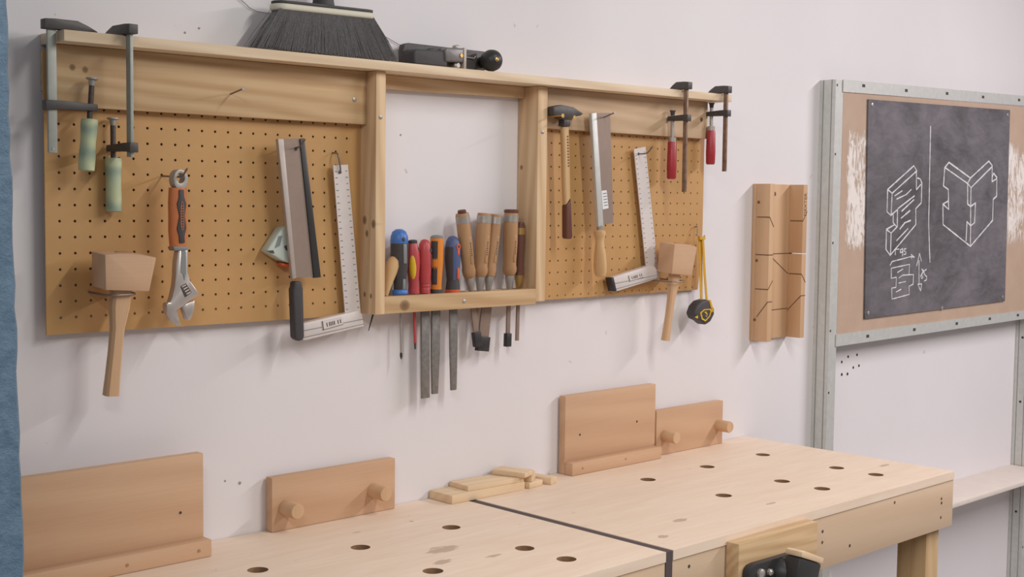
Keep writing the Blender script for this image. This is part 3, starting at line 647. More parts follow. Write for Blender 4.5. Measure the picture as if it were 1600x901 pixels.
def pegboard(x0, x1, z0, z1, cx, cz, warp=None):
    bm = bmesh.new(); o0 = parent_world(rack); r = .0024; yF, yB = -.0220, -.0190
    def bx(i, arr, lo, hi): return (lo if i == 0 else (arr[i - 1] + arr[i]) / 2, hi if i == len(arr) - 1 else (arr[i] + arr[i + 1]) / 2)
    def V(x, y, z):
        if warp: y += warp(x, z)
        return bm.verts.new((x - o0.x, y - o0.y, z - o0.z))
    cz = sorted(cz)
    for i, xx in enumerate(cx):
        a, b_ = bx(i, cx, x0, x1)
        for j, zz in enumerate(cz):
            c, d = bx(j, cz, z0, z1)
            rim = [(b_, zz), (b_, d), (xx, d), (a, d), (a, zz), (a, c), (xx, c), (b_, c)]
            O = [V(p[0], yF, p[1]) for p in rim]
            I = [V(xx + r * math.cos(k * math.pi / 4), yF, zz + r * math.sin(k * math.pi / 4)) for k in range(8)]
            K = [V(xx + r * math.cos(k * math.pi / 4), yB, zz + r * math.sin(k * math.pi / 4)) for k in range(8)]
            for k in range(8):
                q = (k + 1) % 8
                bm.faces.new((O[k], I[k], I[q], O[q])); bm.faces.new((I[k], K[k], K[q], I[q]))
            # back of the cell
            Ob = [V(p[0], yB, p[1]) for p in rim]
            for k in range(8):
                q = (k + 1) % 8
                bm.faces.new((Ob[q], K[q], K[k], Ob[k]))
    n = 24
    def edge(pa, pb):
        for k in range(n):
            p = [pa[m_] + (pb[m_] - pa[m_]) * k / n for m_ in (0, 1)]; q = [pa[m_] + (pb[m_] - pa[m_]) * (k + 1) / n for m_ in (0, 1)]
            bm.faces.new((V(p[0], yF, p[1]), V(q[0], yF, q[1]), V(q[0], yB, q[1]), V(p[0], yB, p[1])))
    edge((x0, z0), (x1, z0)); edge((x1, z0), (x1, z1)); edge((x1, z1), (x0, z1)); edge((x0, z1), (x0, z0))
    me = bpy.data.meshes.new('pegboard'); bm.to_mesh(me); bm.free(); me.materials.append(M['hardboard'])
    o = bpy.data.objects.new('pegboard', me); COL.objects.link(o); o.parent = rack
    return o
S = .0254
pegboard(-.0235, .5908, 1.2455, 1.690, [S * c for c in range(0, 23)], [1.602 - S * r for r in range(-3, 14)])
pegboard(1.0522, 1.6355, 1.2515, 1.690, [1.1039 - S] + [1.1039 + S * c for c in range(0, 21)], [1.6146 - S * r for r in range(-2, 15)],
         lambda x, z: .011 * max(0, (1.42 - z) / .17) ** 2 * max(0, (x - 1.08) / .55))
# battens that hold the pegboards off the wall
MB().box(-.0187, .5908, -.0185, -.001, 1.628, 1.690).build('batten', 'pine_x', rack)
MB().box(1.0522, 1.6225, -.0185, -.001, 1.640, 1.692).build('batten', 'pine_x', rack)
def hook(pts, r=.0016, mt='wire', name='hook'):
    # soften the bends
    pts = [Vector(p) for p in pts]; out = [pts[0]]
    for i in range(1, len(pts) - 1):
        a, b_, c = pts[i - 1], pts[i], pts[i + 1]
        for k in range(5):
            u = k / 4; p0 = b_ + (a - b_) * .3; p1 = b_ + (c - b_) * .3
            out.append(p0 * (1 - u) ** 2 + b_ * 2 * u * (1 - u) + p1 * u * u)
    out.append(pts[-1])
    return MB().tube(out, r, 8).build(name, mt, rack, smooth=True)
def nail(p0, p1, r=.0014, head=.0034, mt='wire'):
    f = axis_frame(p0, p1) if abs(p1[2] - p0[2]) < .02 else axis_frame(p0, p1)
    l = (Vector(p1) - Vector(p0)).length
    MB(f).lathe([(r, 0), (r, l - .0015), (head, l - .001), (head, l)], seg=10).build('nail', mt, rack, smooth=True)
hook([(.178, -.020, 1.4990), (.178, -.088, 1.4965), (.178, -.104, 1.5105)])                       # wrench
hook([(.4225, -.020, 1.5545), (.4225, -.066, 1.5535), (.4225, -.083, 1.5680)])                   # left saw
hook([(.5260, -.018, 1.5490), (.5260, -.040, 1.5480), (.5310, -.0415, 1.5130), (.5310, -.026, 1.5085)])   # left square
hook([(1.3745, -.020, 1.5745), (1.3745, -.062, 1.5745), (1.3745, -.078, 1.5905)])                # right square
nail((1.2277, -.040, 1.6430), (1.2277, -.0915, 1.6580))                                          # right saw
nail((.2990, -.040, 1.6410), (.2990, -.080, 1.6480))                                             # spare nail
nail((1.0590, -.040, 1.6420), (1.0590, -.098, 1.6425), .0016, .0044, 'brass'); nail((1.0945, -.040, 1.6405), (1.0945, -.098, 1.6405), .0016, .0044, 'brass')
hook([(.048, -.020, 1.3105), (.048, -.090, 1.3085), (.098, -.090, 1.3095), (.098, -.020, 1.3110)], .0018)
hook([(1.4365, -.015, 1.2830), (1.4365, -.092, 1.2815), (1.4900, -.092, 1.2815), (1.4900, -.015, 1.2830)], .0018)
hook([(1.6090, -.016, 1.4050), (1.6000, -.034, 1.4085), (1.5975, -.036, 1.3860), (1.6010, -.046, 1.3770), (1.6090, -.050, 1.3860)], .0013)

# ================================================================== bar clamps
def clamp(lab, o, along, z, kind, arm_z, screw_a, pad_z, hz0, hz1, jaw_len, grp, lean=0.0):
    """bar standing at o (x, y); along 'x' or 'y' is where the jaws point; z = (bar bottom, shelf top)"""
    F = Matrix.Translation((o[0], o[1], 0))
    if along == 'y': F = F @ Matrix.Rotation(math.radians(90), 4, 'Z')
    t = thing('bar_clamp', lab, 'clamp', (o[0], o[1], z[0]), grp)
    w = .007 if kind == 'big' else .0052
    MB(F).box(-w, w, -.0027, .0027, z[0], z[1] + .004).build('bar', 'clamp_bar' if kind == 'big' else 'rust_bar', t, .0006)
    zt = z[1]; jh = .0165 if kind == 'big' else .0180
    MB(F).prism([(-w - .0065, zt + .0005), (-w - .0065, zt + jh * .93), (w * .4, zt + jh), (jaw_len * .55, zt + jh), (jaw_len * .8, zt + jh * .6), (jaw_len, zt + .003), (jaw_len, zt + .0008)], -.008, .008).build('fixed_jaw', 'cast', t, .0018)
    a = MB(F); a.prism([(-w - .006, arm_z - .002), (-w - .006, arm_z + .0135), (w + .004, arm_z + .0135), (screw_a + .010, arm_z + .011), (screw_a + .010, arm_z + .0005), (w + .004, arm_z)], -.0075, .0075); a.build('sliding_arm', 'cast', t, .0015)
    F2 = F @ Matrix.Translation((screw_a, 0, arm_z)) @ Matrix.Rotation(math.radians(lean), 4, 'Y') @ Matrix.Translation((0, 0, -arm_z))
    MB(F2).lathe([(.0042, hz0 - .004), (.0042, pad_z - .005)], seg=12).build('spindle', 'screw_rust' if kind == 'big' else 'steel', t, smooth=True)
    MB(F2).lathe([(.0045, pad_z - .012), (.0055, pad_z - .004), (.0095 if kind == 'big' else .007, pad_z - .002), (.0095 if kind == 'big' else .007, pad_z)], seg=16).build('pressure_pad', 'steel' if kind == 'big' else 'cast', t, smooth=True)
    if kind == 'big':
        h = MB(F2).lathe([(.0105, hz1), (.0122, hz1 + .001), (.0128, hz1 + .02), (.0118, hz1 + .045), (.0132, hz0 - .006), (.0125, hz0)], seg=18)
        h.build('handle', 'tape', t, smooth=True, label='handle wrapped in green tape')
    else:
        h = MB(F2).lathe([(.0085, hz1), (.0108, hz1 + .003), (.0115, hz1 + .03), (.0102, hz0 - .012), (.0090, hz0 - .009)], seg=18)
        h.build('handle', 'red_lacquer', t, smooth=True, label='red lacquered handle')
        MB(F2).lathe([(.0092, hz0 - .0095), (.0092, hz0), (.006, hz0 + .001)], seg=16).build('ferrule', 'steel', t, smooth=True)
    if kind == 'big':
        MB(F @ Matrix.Rotation(math.radians(90), 4, 'X')).lathe([(.0022, 0), (.0022, .0035)], (0, z[0] + .006, 0), seg=8).build('rivet', 'steel', t)
    return t
clamp('bar clamp hanging over the left end of the shelf, handle taped green', (-.0285, -.062), 'x', (1.5295, 1.7160), 'big', 1.596, .0615, 1.648, 1.5835, 1.503, .0715, 'bar clamps hooked on the shelf', 4.5)
clamp('bar clamp hooked over the shelf front, taped green handle, second from the left', (.0835, -.0945), 'y', (1.5262, 1.7165), 'big', 1.535, .0570, 1.5895, 1.5255, 1.4395, .074, 'bar clamps hooked on the shelf')
clamp('red handled bar clamp with the longest rusty bar', (1.4720, -.0930), 'y', (1.4890, 1.7240), 'small', 1.653, .0385, 1.678, 1.6150, 1.5190, .044, 'bar clamps hooked on the shelf')
clamp('red handled bar clamp at the right end of the shelf', (1.6225, -.0935), 'y', (1.5400, 1.7250), 'small', 1.672, .0420, 1.7045, 1.6480, 1.5570, .050, 'bar clamps hooked on the shelf')

# ================================================================== mallets
def mallet(lab, loc, tilt, yaw, wb, wt, h, d, ln, hs):
    F = frame(loc, math.radians(tilt), math.radians(yaw)) @ Matrix.Rotation(math.radians(4.5), 4, 'X')
    t = thing('wooden_mallet', lab, 'mallet', loc, 'wooden mallets hung on wire hooks')
    n = 10; top = [(wt / 2 - wt * k / n, h + .0035 * math.sin(math.pi * k / n)) for k in range(n + 1)]
    MB(F).prism([(-wb / 2, 0), (wb / 2, 0)] + top, -d / 2, d / 2).build('head', 'beech_x', t, .0016)
    prof = [(0.0, .0185, .0125), (-.03, .0180, .0120), (-.062, .0125, .0105), (-.10, .0122, .0100), (-.14, .0130, .0105), (-ln, .0140, .0115)]
    m_ = MB(F); vs_ = []; fs_ = []
    for z, a, b_ in prof:
        a *= hs; b_ *= hs
        c = .0045 * hs
        vs_ += [(-a + c, -b_, z), (a - c, -b_, z), (a, -b_ + c, z), (a, b_ - c, z), (a - c, b_, z), (-a + c, b_, z), (-a, b_ - c, z), (-a, -b_ + c, z)]
    for i in range(len(prof) - 1):
        for k in range(8):
            j = (k + 1) % 8
            fs_.append((i * 8 + k, i * 8 + j, i * 8 + 8 + j, i * 8 + 8 + k))
    fs_ += [tuple(range(8)), tuple((len(prof) - 1) * 8 + k for k in range(7, -1, -1))]
    m_.add(vs_, fs_).build('handle', 'beech_z', t, smooth=True)
    MB(F).lathe([(.0165, h + .0025), (.0160, h + .0044)], seg=20, sy=.42).build('handle_end', 'plug', t)
    return t
mallet('large wooden mallet hanging at the lower left of the left pegboard', (.0760, -.0740, 1.3175), 4.0, 0, .0745, .0880, .055, .047, .172, .84)
mallet('wooden mallet hanging beside the yellow strap of the tape measure', (1.4715, -.0700, 1.2990), 5.0, 0, .0740, .0840, .068, .045, .158, .72)

# ================================================================== adjustable wrench
t = thing('adjustable_wrench', 'chrome adjustable wrench with orange and black grip on the left pegboard', 'wrench', (.182, -.07, 1.25))
def mid(y, th): return y - th / 2, y + th / 2
MB().prism(OUT['wrench_body'], -.0775, -.0625).build('body', 'chrome', t, .0022)
MB().prism(OUT['wrench_slot'], -.0782, -.0770).build('recess', 'galv_dark', t)
MB().prism(OUT['wrench_worm'], -.0780, -.0770).build('worm_window', 'ink', t)
for k in range(4):
    u = k / 3
    a = Vector((.1822, -.0775, 1.3165)).lerp(Vector((.1905, -.0775, 1.3045)), u); 
    MB().tube([a, a + Vector((.0075, 0, .0035))], .0013, 6).build('worm_thread', 'chrome', t, smooth=True)
MB().prism(OUT['wrench_jaw'], -.0765, -.0640).build('movable_jaw', 'chrome', t, .0015)
def resample(lp, n):
    P_ = lp + [lp[0]]; L = [0]
    for a, b_ in zip(P_[:-1], P_[1:]): L.append(L[-1] + math.hypot(b_[0] - a[0], b_[1] - a[1]))
    out = []; i = 0
    for k in range(n):
        d = L[-1] * k / n
        while L[i + 1] < d: i += 1
        u = (d - L[i]) / (L[i + 1] - L[i]); out.append((P_[i][0] + (P_[i + 1][0] - P_[i][0]) * u, P_[i][1] + (P_[i + 1][1] - P_[i][1]) * u))
    return out
cxr, czr = .181, 1.495
ang = [2 * math.pi * k / 24 for k in range(24)]
MB().prism_ring([(cxr + .0128 * math.cos(a), czr - .002 + (.0170 if math.sin(a) < 0 else .0165) * math.sin(a)) for a in ang], [(cxr + .0070 * math.cos(a), czr + .0085 * math.sin(a)) for a in ang], -.0785, -.0615).build('hanging_eye', 'eye_grey', t, .0012)
g_ = MB(); gp = [(.0150, 1.4795), (.0165, 1.4560), (.0160, 1.4320), (.0165, 1.4110), (.0150, 1.3900), (.0138, 1.3790)]
g_.F = Matrix.Translation((.1795, -.07, 0)); g_.lathe(gp, seg=20, sy=.62); g_.build('grip', 'wrench_orange', t, smooth=True)
il = [(.1815 + (x - .1860) * .82, z) for x, z in OUT['wrench_inlay']]
MB().prism(il, -.0815, -.0760).build('grip_inlay', 'charcoal', t, .0010)
pl = [(.1815 + .0030 * math.cos(a), 1.4335 + .0235 * math.copysign(abs(math.sin(a)) ** .5, math.sin(a))) for a in ang]
pl2 = [(.1815 + .0021 * math.cos(a), 1.4335 + .0225 * math.copysign(abs(math.sin(a)) ** .5, math.sin(a))) for a in ang]
MB().prism_ring(pl, pl2, -.0822, -.0813).build('grip_print', 'wrench_orange', t)
for k in range(9): MB().box(.1799, .1831, -.0821, -.0813, 1.4155 + k * .0042, 1.4167 + k * .0042).build('grip_print', 'wrench_orange', t)
MB().prism([(x, z) for x, z in [(.1655, 1.3835), (.1930, 1.3835), (.1925, 1.3765), (.1680, 1.3765)]], -.0800, -.0600).build('grip_collar', 'grey_plastic', t, .002)

# ================================================================== saws
t = thing('back_saw', 'back saw with black handle and black tooth guard on the left pegboard', 'saw', (.425, -.055, 1.21), 'back saws hung on the pegboards')
MB().prism(OUT['saw1_blade'], -.0560, -.0548).build('blade', 'saw_steel', t)
MB().prism(OUT['saw1_tooth'], -.0595, -.0515).build('back', 'back_steel', t, .001)
MB().prism(OUT['saw1_spine'], -.0585, -.0525).build('tooth_guard', 'black', t, .001)
MB().prism([(.4235 + (x - .4235) * .66, z) for x, z in OUT['saw1_handle']], -.0645, -.0465).build('handle', 'charcoal', t, .004, seg=3)
MB(axis_frame((.4215, -.0558, 1.5515), (.4215, -.0570, 1.5515))).lathe([(.0035, 0), (.0035, .0006)], seg=12).build('hanging_hole', 'ink', t)
t = thing('back_saw', 'back saw with turned wooden handle and white sticker on the right pegboard', 'saw', (1.22, -.06, 1.30), 'back saws hung on the pegboards')
MB().prism(OUT['saw2_blade'], -.0606, -.0594).build('blade', 'saw_steel', t)
MB().prism(OUT['saw2_spine'], -.0645, -.0555).build('back', 'galv', t, .001)
lb = MB().prism(OUT['saw2_label'], -.0609, -.0605).build('sticker', 'label', t)
for k in range(5): MB().prism([(1.2275 + k * .0011, 1.4830 - k * .0065), (1.2400 + k * .0011, 1.4845 - k * .0065), (1.2402 + k * .0011, 1.4825 - k * .0065), (1.2277 + k * .0011, 1.4810 - k * .0065)], -.0611, -.0608).build('print_line', 'grey_plastic', lb)
F = axis_frame((1.2245, -.060, 1.2985), (1.2200, -.060, 1.4100)) @ Matrix.Diagonal((.82, .82, 1, 1))
MB(F).lathe([(.006, 0), (.0135, .003), (.0172, .010), (.0180, .026), (.0162, .050), (.0122, .073), (.0118, .082), (.0150, .090), (.0165, .096), (.0150, .102), (.010, .104)], seg=20).build('handle', 'ash_z', t, smooth=True)
MB(F).lathe([(.0078, .103), (.0078, .1135)], seg=16).build('ferrule', 'steel', t, smooth=True)

# ================================================================== squares
def square(lab, blade, stock, yb, ys, end, label, hole, loc):
    t = thing('try_square', lab, 'square', loc, 'aluminium squares on the pegboards')
    bl = MB().prism(blade, yb - .0012, yb + .0012).build('blade', 'alu', t)
    TL, TR, BR, BL = [Vector((p[0], 0, p[1])) for p in blade]
    n = 24; tk = MB(); rn = random.Random(2)
    for k in range(1, n):
        u = k / n
        for (A, B_, s_) in ((TL, BL, 1), (TR, BR, -1)):
            p = A.lerp(B_, u); d = (B_ - A).normalized(); q = (TR - TL).normalized() * s_
            c = p + q * .0050; w_ = .0020 if k % 2 else .0028
            tk.prism([((c + q * w_ + d * .0009).x, (c + q * w_ + d * .0009).z), ((c + q * w_ - d * .0009).x, (c + q * w_ - d * .0009).z), ((c - q * w_ - d * .0009).x, (c - q * w_ - d * .0009).z), ((c - q * w_ + d * .0009).x, (c - q * w_ + d * .0009).z)], yb - .0014, yb - .0011)
    tk.build('scale_marks', 'grey_plastic', bl)
    MB(axis_frame((hole[0], yb - .0012, hole[1]), (hole[0], yb - .002, hole[1]))).lathe([(.0032, 0), (.0032, .0005)], seg=12).build('hanging_hole', 'ink', bl)
    sk = MB().prism(stock, ys - .0085, ys + .0085).build('stock', 'alu', t, .0012)
    # raised rails along the stock
    P0, P1, P2, P3 = [Vector((p[0], 0, p[1])) for p in end]
    for u0, u1 in ((.40, .44), (.80, .84)):
        MB().prism([tuple(P0.lerp(P3, u0).xz), tuple(P1.lerp(P2, u0).xz), tuple(P1.lerp(P2, u1).xz), tuple(P0.lerp(P3, u1).xz)], ys - .0091, ys - .0083).build('stock_groove', 'grey_plastic', sk)
    lb = MB().prism(label, ys - .0093, ys - .0083).build('plate', 'alu', sk)
    A, B_, C_, D_ = [Vector((p[0], 0, p[1])) for p in label]
    MB().prism([tuple(A.lerp(B_, .02).xz), tuple(A.lerp(B_, .06).xz), tuple(D_.lerp(C_, .06).xz), tuple(D_.lerp(C_, .02).xz)], ys - .0096, ys - .0091).build('print_line', 'ink', lb)
    MB().prism([tuple(A.lerp(D_, .95).xz), tuple(B_.lerp(C_, .95).xz), tuple(C_.xz), tuple(D_.xz)], ys - .0096, ys - .0091).build('print_line', 'ink', lb)
    for u in (.22, .34, .42, .50, .58, .76, .88):
        MB().prism([tuple((A.lerp(B_, u)).lerp(D_.lerp(C_, u), .3).xz), tuple((A.lerp(B_, u + .04)).lerp(D_.lerp(C_, u + .04), .3).xz), tuple((A.lerp(B_, u + .04)).lerp(D_.lerp(C_, u + .04), .75).xz), tuple((A.lerp(B_, u)).lerp(D_.lerp(C_, u), .75).xz)], ys - .0096, ys - .0091).build('print_line', 'ink', lb)
    return t, sk
s1 = OUT['sq1_stock']
square('aluminium square on the left pegboard, half behind the black saw handle', OUT['sq1_blade'], s1, -.0350, -.0370, [s1[0], s1[2], s1[3], s1[4]], OUT['sq1_label'], (.5330, 1.5135), (.51, -.037, 1.21))
s2 = OUT['sq2_stock']
t, sk = square('aluminium square on the right pegboard beside the mallet', OUT['sq2_blade'], s2, -.0350, -.0370, [s2[0], s2[3], s2[4], s2[5]], OUT['sq2_label'], (1.3745, 1.5745), (1.36, -.037, 1.26))
MB().prism([(x + .0105, z - .0003) for x, z in OUT['sq2_end']], -.0463, -.0277).build('end_cap', 'black', sk, .001)

# ================================================================== palm sized case behind the saw
t = thing('tape_measure', 'pale green and white tape measure half hidden behind the black handled saw', 'tape measure', (.405, -.035, 1.34))
MB().prism(OUT['gadget'], -.0480, -.0240).build('case', 'pale_case', t, .0035, seg=3)
MB().prism([(x + .008, z) for x, z in OUT['gadget_panel']], -.0487, -.0478).build('window', 'grey_plastic', t)
MB().prism([(x + .006, z) for x, z in OUT['gadget_knob']], -.0500, -.0478).build('hub', 'ink', t, .0006)
MB().prism([(x + .0075, z) for x, z in OUT['gadget_dark']], -.0488, -.0440).build('blade_mouth', 'ink', t)
MB().prism(OUT['gadget_orange'], -.0460, -.0280).build('clip', 'red_orange', t, .0015)

# ================================================================== hammer
t = thing('hammer', 'hammer with wooden handle and dark dipped grip on two nails', 'hammer', (1.10, -.065, 1.38))
MB().prism([(1.0985 + (x - 1.0985) * .88, z) for x, z in OUT['ham_head']], -.0755, -.0545).build('head', 'cast', t, .0022)
MB().prism([(1.0985 + (x - 1.0985) * .56, z) for x, z in OUT['ham_neck']], -.0740, -.0560).build('neck_sleeve', 'cast', t, .002)
def slim(lp): return [(1.0985 + .0060 * (1.62 - z) / .1 + (x - (1.0985 + .0060 * (1.62 - z) / .1)) * .52, z) for x, z in lp]
hh = MB().prism(slim(OUT['ham_handle']), -.0725, -.0575).build('handle', 'ash_z', t, .0045, seg=3)
MB().prism(slim(OUT['ham_grip']), -.0730, -.0570).build('grip', 'dark_wood', t, .0045, seg=3)
rn = random.Random(4)
for k in range(11):
    z = 1.600 - k * .0062
    MB().box(1.0985 + k * .0004, 1.1030 + k * .0004, -.0729, -.0724, z, z + .0030).build('print_mark', 'wood_ink', hh)

# ================================================================== tape measure on a strap
t = thing('tape_measure', 'black and yellow tape measure hanging from a yellow strap', 'tape measure', (1.60, -.045, 1.17))
MB().prism([(1.6030 + (x - 1.6030) * .70, z) for x, z in OUT['tape_body']], -.0600, -.0300).build('case', 'charcoal', t, .006, seg=3)
cx_ = 1.6070 + (sum(p[0] for p in OUT['tape_badge']) / 7 - 1.6035) * .70; cz_ = sum(p[1] for p in OUT['tape_badge']) / 7
bo = [(1.6070 + (x - 1.6035) * .70, z) for x, z in OUT['tape_badge']]; bi = [(cx_ + (x - cx_) * .80, cz_ + (z - cz_) * .80) for x, z in bo]
MB().prism_ring(bo, bi, -.0610, -.0592).build('badge_rim', 'yellow', t)
MB().prism([(cx_ - .009, cz_ + .006), (cx_ + .001, cz_ + .006), (cx_ + .006, cz_ - .002), (cx_ + .002, cz_ - .002)], -.0608, -.0594).build('badge_mark', 'strap', t)
MB().prism([(cx_ - .004, cz_ - .003), (cx_ + .006, cz_ - .003), (cx_ + .001, cz_ - .009)], -.0608, -.0594).build('badge_mark', 'grey_plastic', t)
MB().prism([(1.5720 + (x - 1.556) * .8, z) for x, z in OUT['tape_tri']], -.0606, -.0580).build('blade_tip', 'yellow', t)
st = MB(); st.prism(OUT['tape_strap1'], -.0452, -.0438); st.prism([(1.5990, 1.3790), (1.6060, 1.3790), (1.6165, 1.2900), (1.6260, 1.2290), (1.6200, 1.2250), (1.6090, 1.2900)], -.0500, -.0486)
st.prism([(1.590, 1.3760), (1.610, 1.3760), (1.610, 1.3830), (1.590, 1.3830)], -.0510, -.0430)
st.build('strap', 'strap', t)
MB().prism([(1.6170, 1.2285), (1.6235, 1.2300), (1.6360, 1.2020), (1.6300, 1.1990)], -.0618, -.0480).build('strap_end', 'strap', t, .001)

# ================================================================== mitre box
t = thing('mitre_box', 'wooden mitre box screwed upright to the wall beside the steel stud', 'mitre box', (1.97, 0, 1.11))
zc = 1.3335; g = .0016
for (za, zb_) in ((1.1110, zc - g), (zc + g, 1.5150)):
    MB().box(2.0190, 2.0380, -.0545, -.0122, za, zb_).build('side_wall', 'beech_z', t, .0008)
MB().box(1.8690, 1.8880, -.0545, -.0122, 1.1110, 1.5150).build('side_wall', 'beech_z', t, .0008)
MB().box(1.8690, 2.0380, -.0120, -.0010, 1.1110, 1.5150).build('base', 'beech_z', t, .0008)
def kerf(p, q, w=.0012, name='saw_kerf'):
    MB().tube([p, q], w, 4).build(name, 'wood_ink', t)
for (za, zs, dz) in ((1.4300, 1, -.025), (1.2450, 1, .022), (1.2130, -1, 0)):
    if zs == 1:
        kerf((1.8688, -.016, za), (1.8688, -.0545, za)); kerf((1.8690, -.0547, za), (1.8880, -.0547, za + dz))
        kerf((2.0188, -.016, za + .035 * (za < 1.3) - .010 * (za > 1.3)), (2.0188, -.0545, za + .035 * (za < 1.3) - .010 * (za > 1.3))); kerf((2.0190, -.0547, za + .035 * (za < 1.3) - .010 * (za > 1.3)), (2.0380, -.0547, za + .035 * (za < 1.3) - .010 * (za > 1.3) - dz))
    else:
        kerf((1.8688, -.022, za - .040), (1.8688, -.0545, za)); kerf((1.8690, -.0547, za), (1.8880, -.0547, za))
        kerf((2.0188, -.014, za - .030), (2.0188, -.0545, za + .010)); kerf((2.0190, -.0547, za + .010), (2.0380, -.0547, za + .010))
kerf((1.9300, -.0122, 1.3320), (2.0180, -.0122, 1.2800)); kerf((1.9000, -.0122, 1.1850), (2.0180, -.0122, 1.1870)); kerf((1.9100, -.0122, 1.3335), (2.0180, -.0122, 1.3335)); kerf((1.8688, -.014, 1.3335), (1.8688, -.0545, 1.3335)); kerf((1.8690, -.0547, 1.3335), (1.8880, -.0547, 1.3335))
for (x, y, z, d) in ((1.869, -.020, 1.468, (-1, 0, 0)), (1.869, -.018, 1.318, (-1, 0, 0)), (1.869, -.016, 1.165, (-1, 0, 0))):
    screw(x, y, z, .0038, t, d, 'wood_ink')
screw(1.950, -.012, 1.490, .0055, t, (0, -1, 0), 'wood_ink')
fc = bpy.data.curves.new('stamp', 'FONT'); fc.body = 'DEXTER'; fc.size = .0165; fc.extrude = .0002; fc.align_x = 'LEFT'; fc.align_y = 'CENTER'
fo = bpy.data.objects.new('stamp_curve', fc); COL.objects.link(fo)
dg = bpy.context.evaluated_depsgraph_get(); fm = bpy.data.meshes.new_from_object(fo.evaluated_get(dg)); bpy.data.objects.remove(fo)
fm.materials.clear(); fm.materials.append(M['wood_ink'])
# lettering runs upwards along the right wall's edge
RM = Matrix(((0, -1, 0, 2.0295 - 1.97), (0, 0, -1, -.0547), (1, 0, 0, 1.4330 - 1.11), (0, 0, 0, 1)))
fm.transform(RM)
fo = bpy.data.objects.new('stamped_lettering', fm); COL.objects.link(fo); fo.parent = t

# ================================================================== broom and plane on the shelf
def shelf_z(x): return 1.7155 + .0052 * (x + .0187)
t = thing('broom', 'upright broom with black bristles and cream edged head on the shelf', 'broom', (.488, -.046, shelf_z(.488)))
F = frame((.488, -.046, 1.7935), math.radians(-1.2))
def stadium(L, W, n=8):
    o = []
    for s_ in (1, -1):
        for k in range(n + 1):
            a = -math.pi / 2 + math.pi * k / n
            o.append((s_ * (L + W * math.cos(a)), s_ * W * math.sin(a)))
    return o
MB(F).prism_z(stadium(.090, .0205), .000, .0115).build('head_bumper', 'cream', t, .004, seg=3)
MB(F).prism_z(stadium(.088, .0195), .0118, .0165).build('head_top', 'charcoal', t, .001)
MB(F).lathe([(.0205, .0165), (.0190, .024), (.0165, .05), (.0165, .12)], seg=20).build('socket', 'charcoal', t, smooth=True)
MB(F).lathe([(.0120, .118), (.0120, 1.05), (.006, 1.06)], seg=16).build('handle', 'grey_plastic', t, smooth=True)
br = MB(); rn = random.Random(11); zs0 = shelf_z(.488) + .0012
br.add([(.388, -.060, 1.7930), (.588, -.060, 1.7975), (.588, -.032, 1.7975), (.388, -.032, 1.7930), (.350, -.070, zs0 + .0005), (.622, -.070, zs0 + .0018), (.622, -.022, zs0 + .0018), (.350, -.022, zs0 + .0005)],
       [(0, 1, 2, 3), (7, 6, 5, 4), (0, 4, 5, 1), (1, 5, 6, 2), (2, 6, 7, 3), (3, 7, 4, 0)])
for k in range(1500):
    u = rn.random(); side = rn.random()
    vv_ = rn.uniform(-1, 1) if side < .25 else (-1 if side < .9 else 1) * rn.uniform(.85, 1.05)
    x0_ = .385 + .206 * u; x1_ = .338 + .295 * u + rn.gauss(0, .0035)
    p0 = Vector((x0_, -.046 + .0150 * vv_, 1.7935 + .0047 * u)); p1 = Vector((x1_, -.046 + .0265 * vv_ + rn.gauss(0, .002), zs0 + .0006 + max(0, (x1_ - .488) * .0052) + abs(rn.gauss(0, .003))))
    if p1.y > -.012: p1.y = -.012
    w = rn.uniform(.0005, .0010); pm = p0.lerp(p1, .55) + Vector((rn.gauss(0, .0012), -.0012, 0))
    n0 = len(br.v)
    for p in (p0, pm, p1):
        br.v += [p + Vector((-w, 0, 0)), p + Vector((w, 0, 0)), p + Vector((0, -w * 1.5, 0))]
    for i in (0, 3):
        for a, b_ in ((0, 1), (1, 2), (2, 0)):
            br.f.append((n0 + i + a, n0 + i + b_, n0 + i + 3 + b_, n0 + i + 3 + a))
bo_ = br.build('bristles', 'bristle', t); bo_['kind'] = 'stuff'

zp = shelf_z(.78) + .0004
t = thing('hand_plane', 'black hand plane lying on its side on the shelf', 'hand plane', (.78, -.05, zp))
pz0, pz1 = zp, zp + .0455
MB().prism([(.6880, pz0), (.9000, pz0 + .0011), (.9000, pz1 + .0002), (.7000, pz1 - .0005), (.6890, pz1 - .0040), (.6860, pz1 - .015)], -.0300, -.0135).build('body', 'cast', t, .0020)
MB().prism([(.6860, pz0 + .0010), (.7700, pz0 + .0010), (.7700, pz1 - .0120), (.6900, pz1 - .0150), (.6845, pz1 - .022)], -.0640, -.0290).build('tote', 'charcoal', t, .0080, seg=4)
MB().prism([(.7000, pz0 + .0020), (.8050, pz0 + .0010), (.8050, pz1 - .0050), (.7500, pz1 - .0060)], -.0480, -.0290).build('cheek', 'cast', t, .0030)
MB().prism([(.7620, pz0 + .0120), (.8080, pz0 + .0140), (.8090, pz1 - .0040), (.7660, pz1 - .0060), (.7600, pz1 - .0110)], -.0680, -.0470).build('lever_cap', 'lever_grey', t, .0050, seg=3)
MB().box(.8115, .8185, -.0640, -.0290, pz0 + .0012, pz1 - .0025).build('plane_iron', 'back_steel', t, .0010)
MB(axis_frame((.800, -.048, pz0 + .008), (.800, -.066, pz0 + .008))).lathe([(.0078, 0), (.0078, .010), (.0045, .013)], seg=16).build('adjusting_nut', 'steel', t, smooth=True)
MB(axis_frame((.800, -.048, pz1 - .003), (.800, -.062, pz1 - .003))).lathe([(.0055, 0), (.0055, .010), (.003, .012)], seg=14).build('adjusting_nut', 'steel', t, smooth=True)
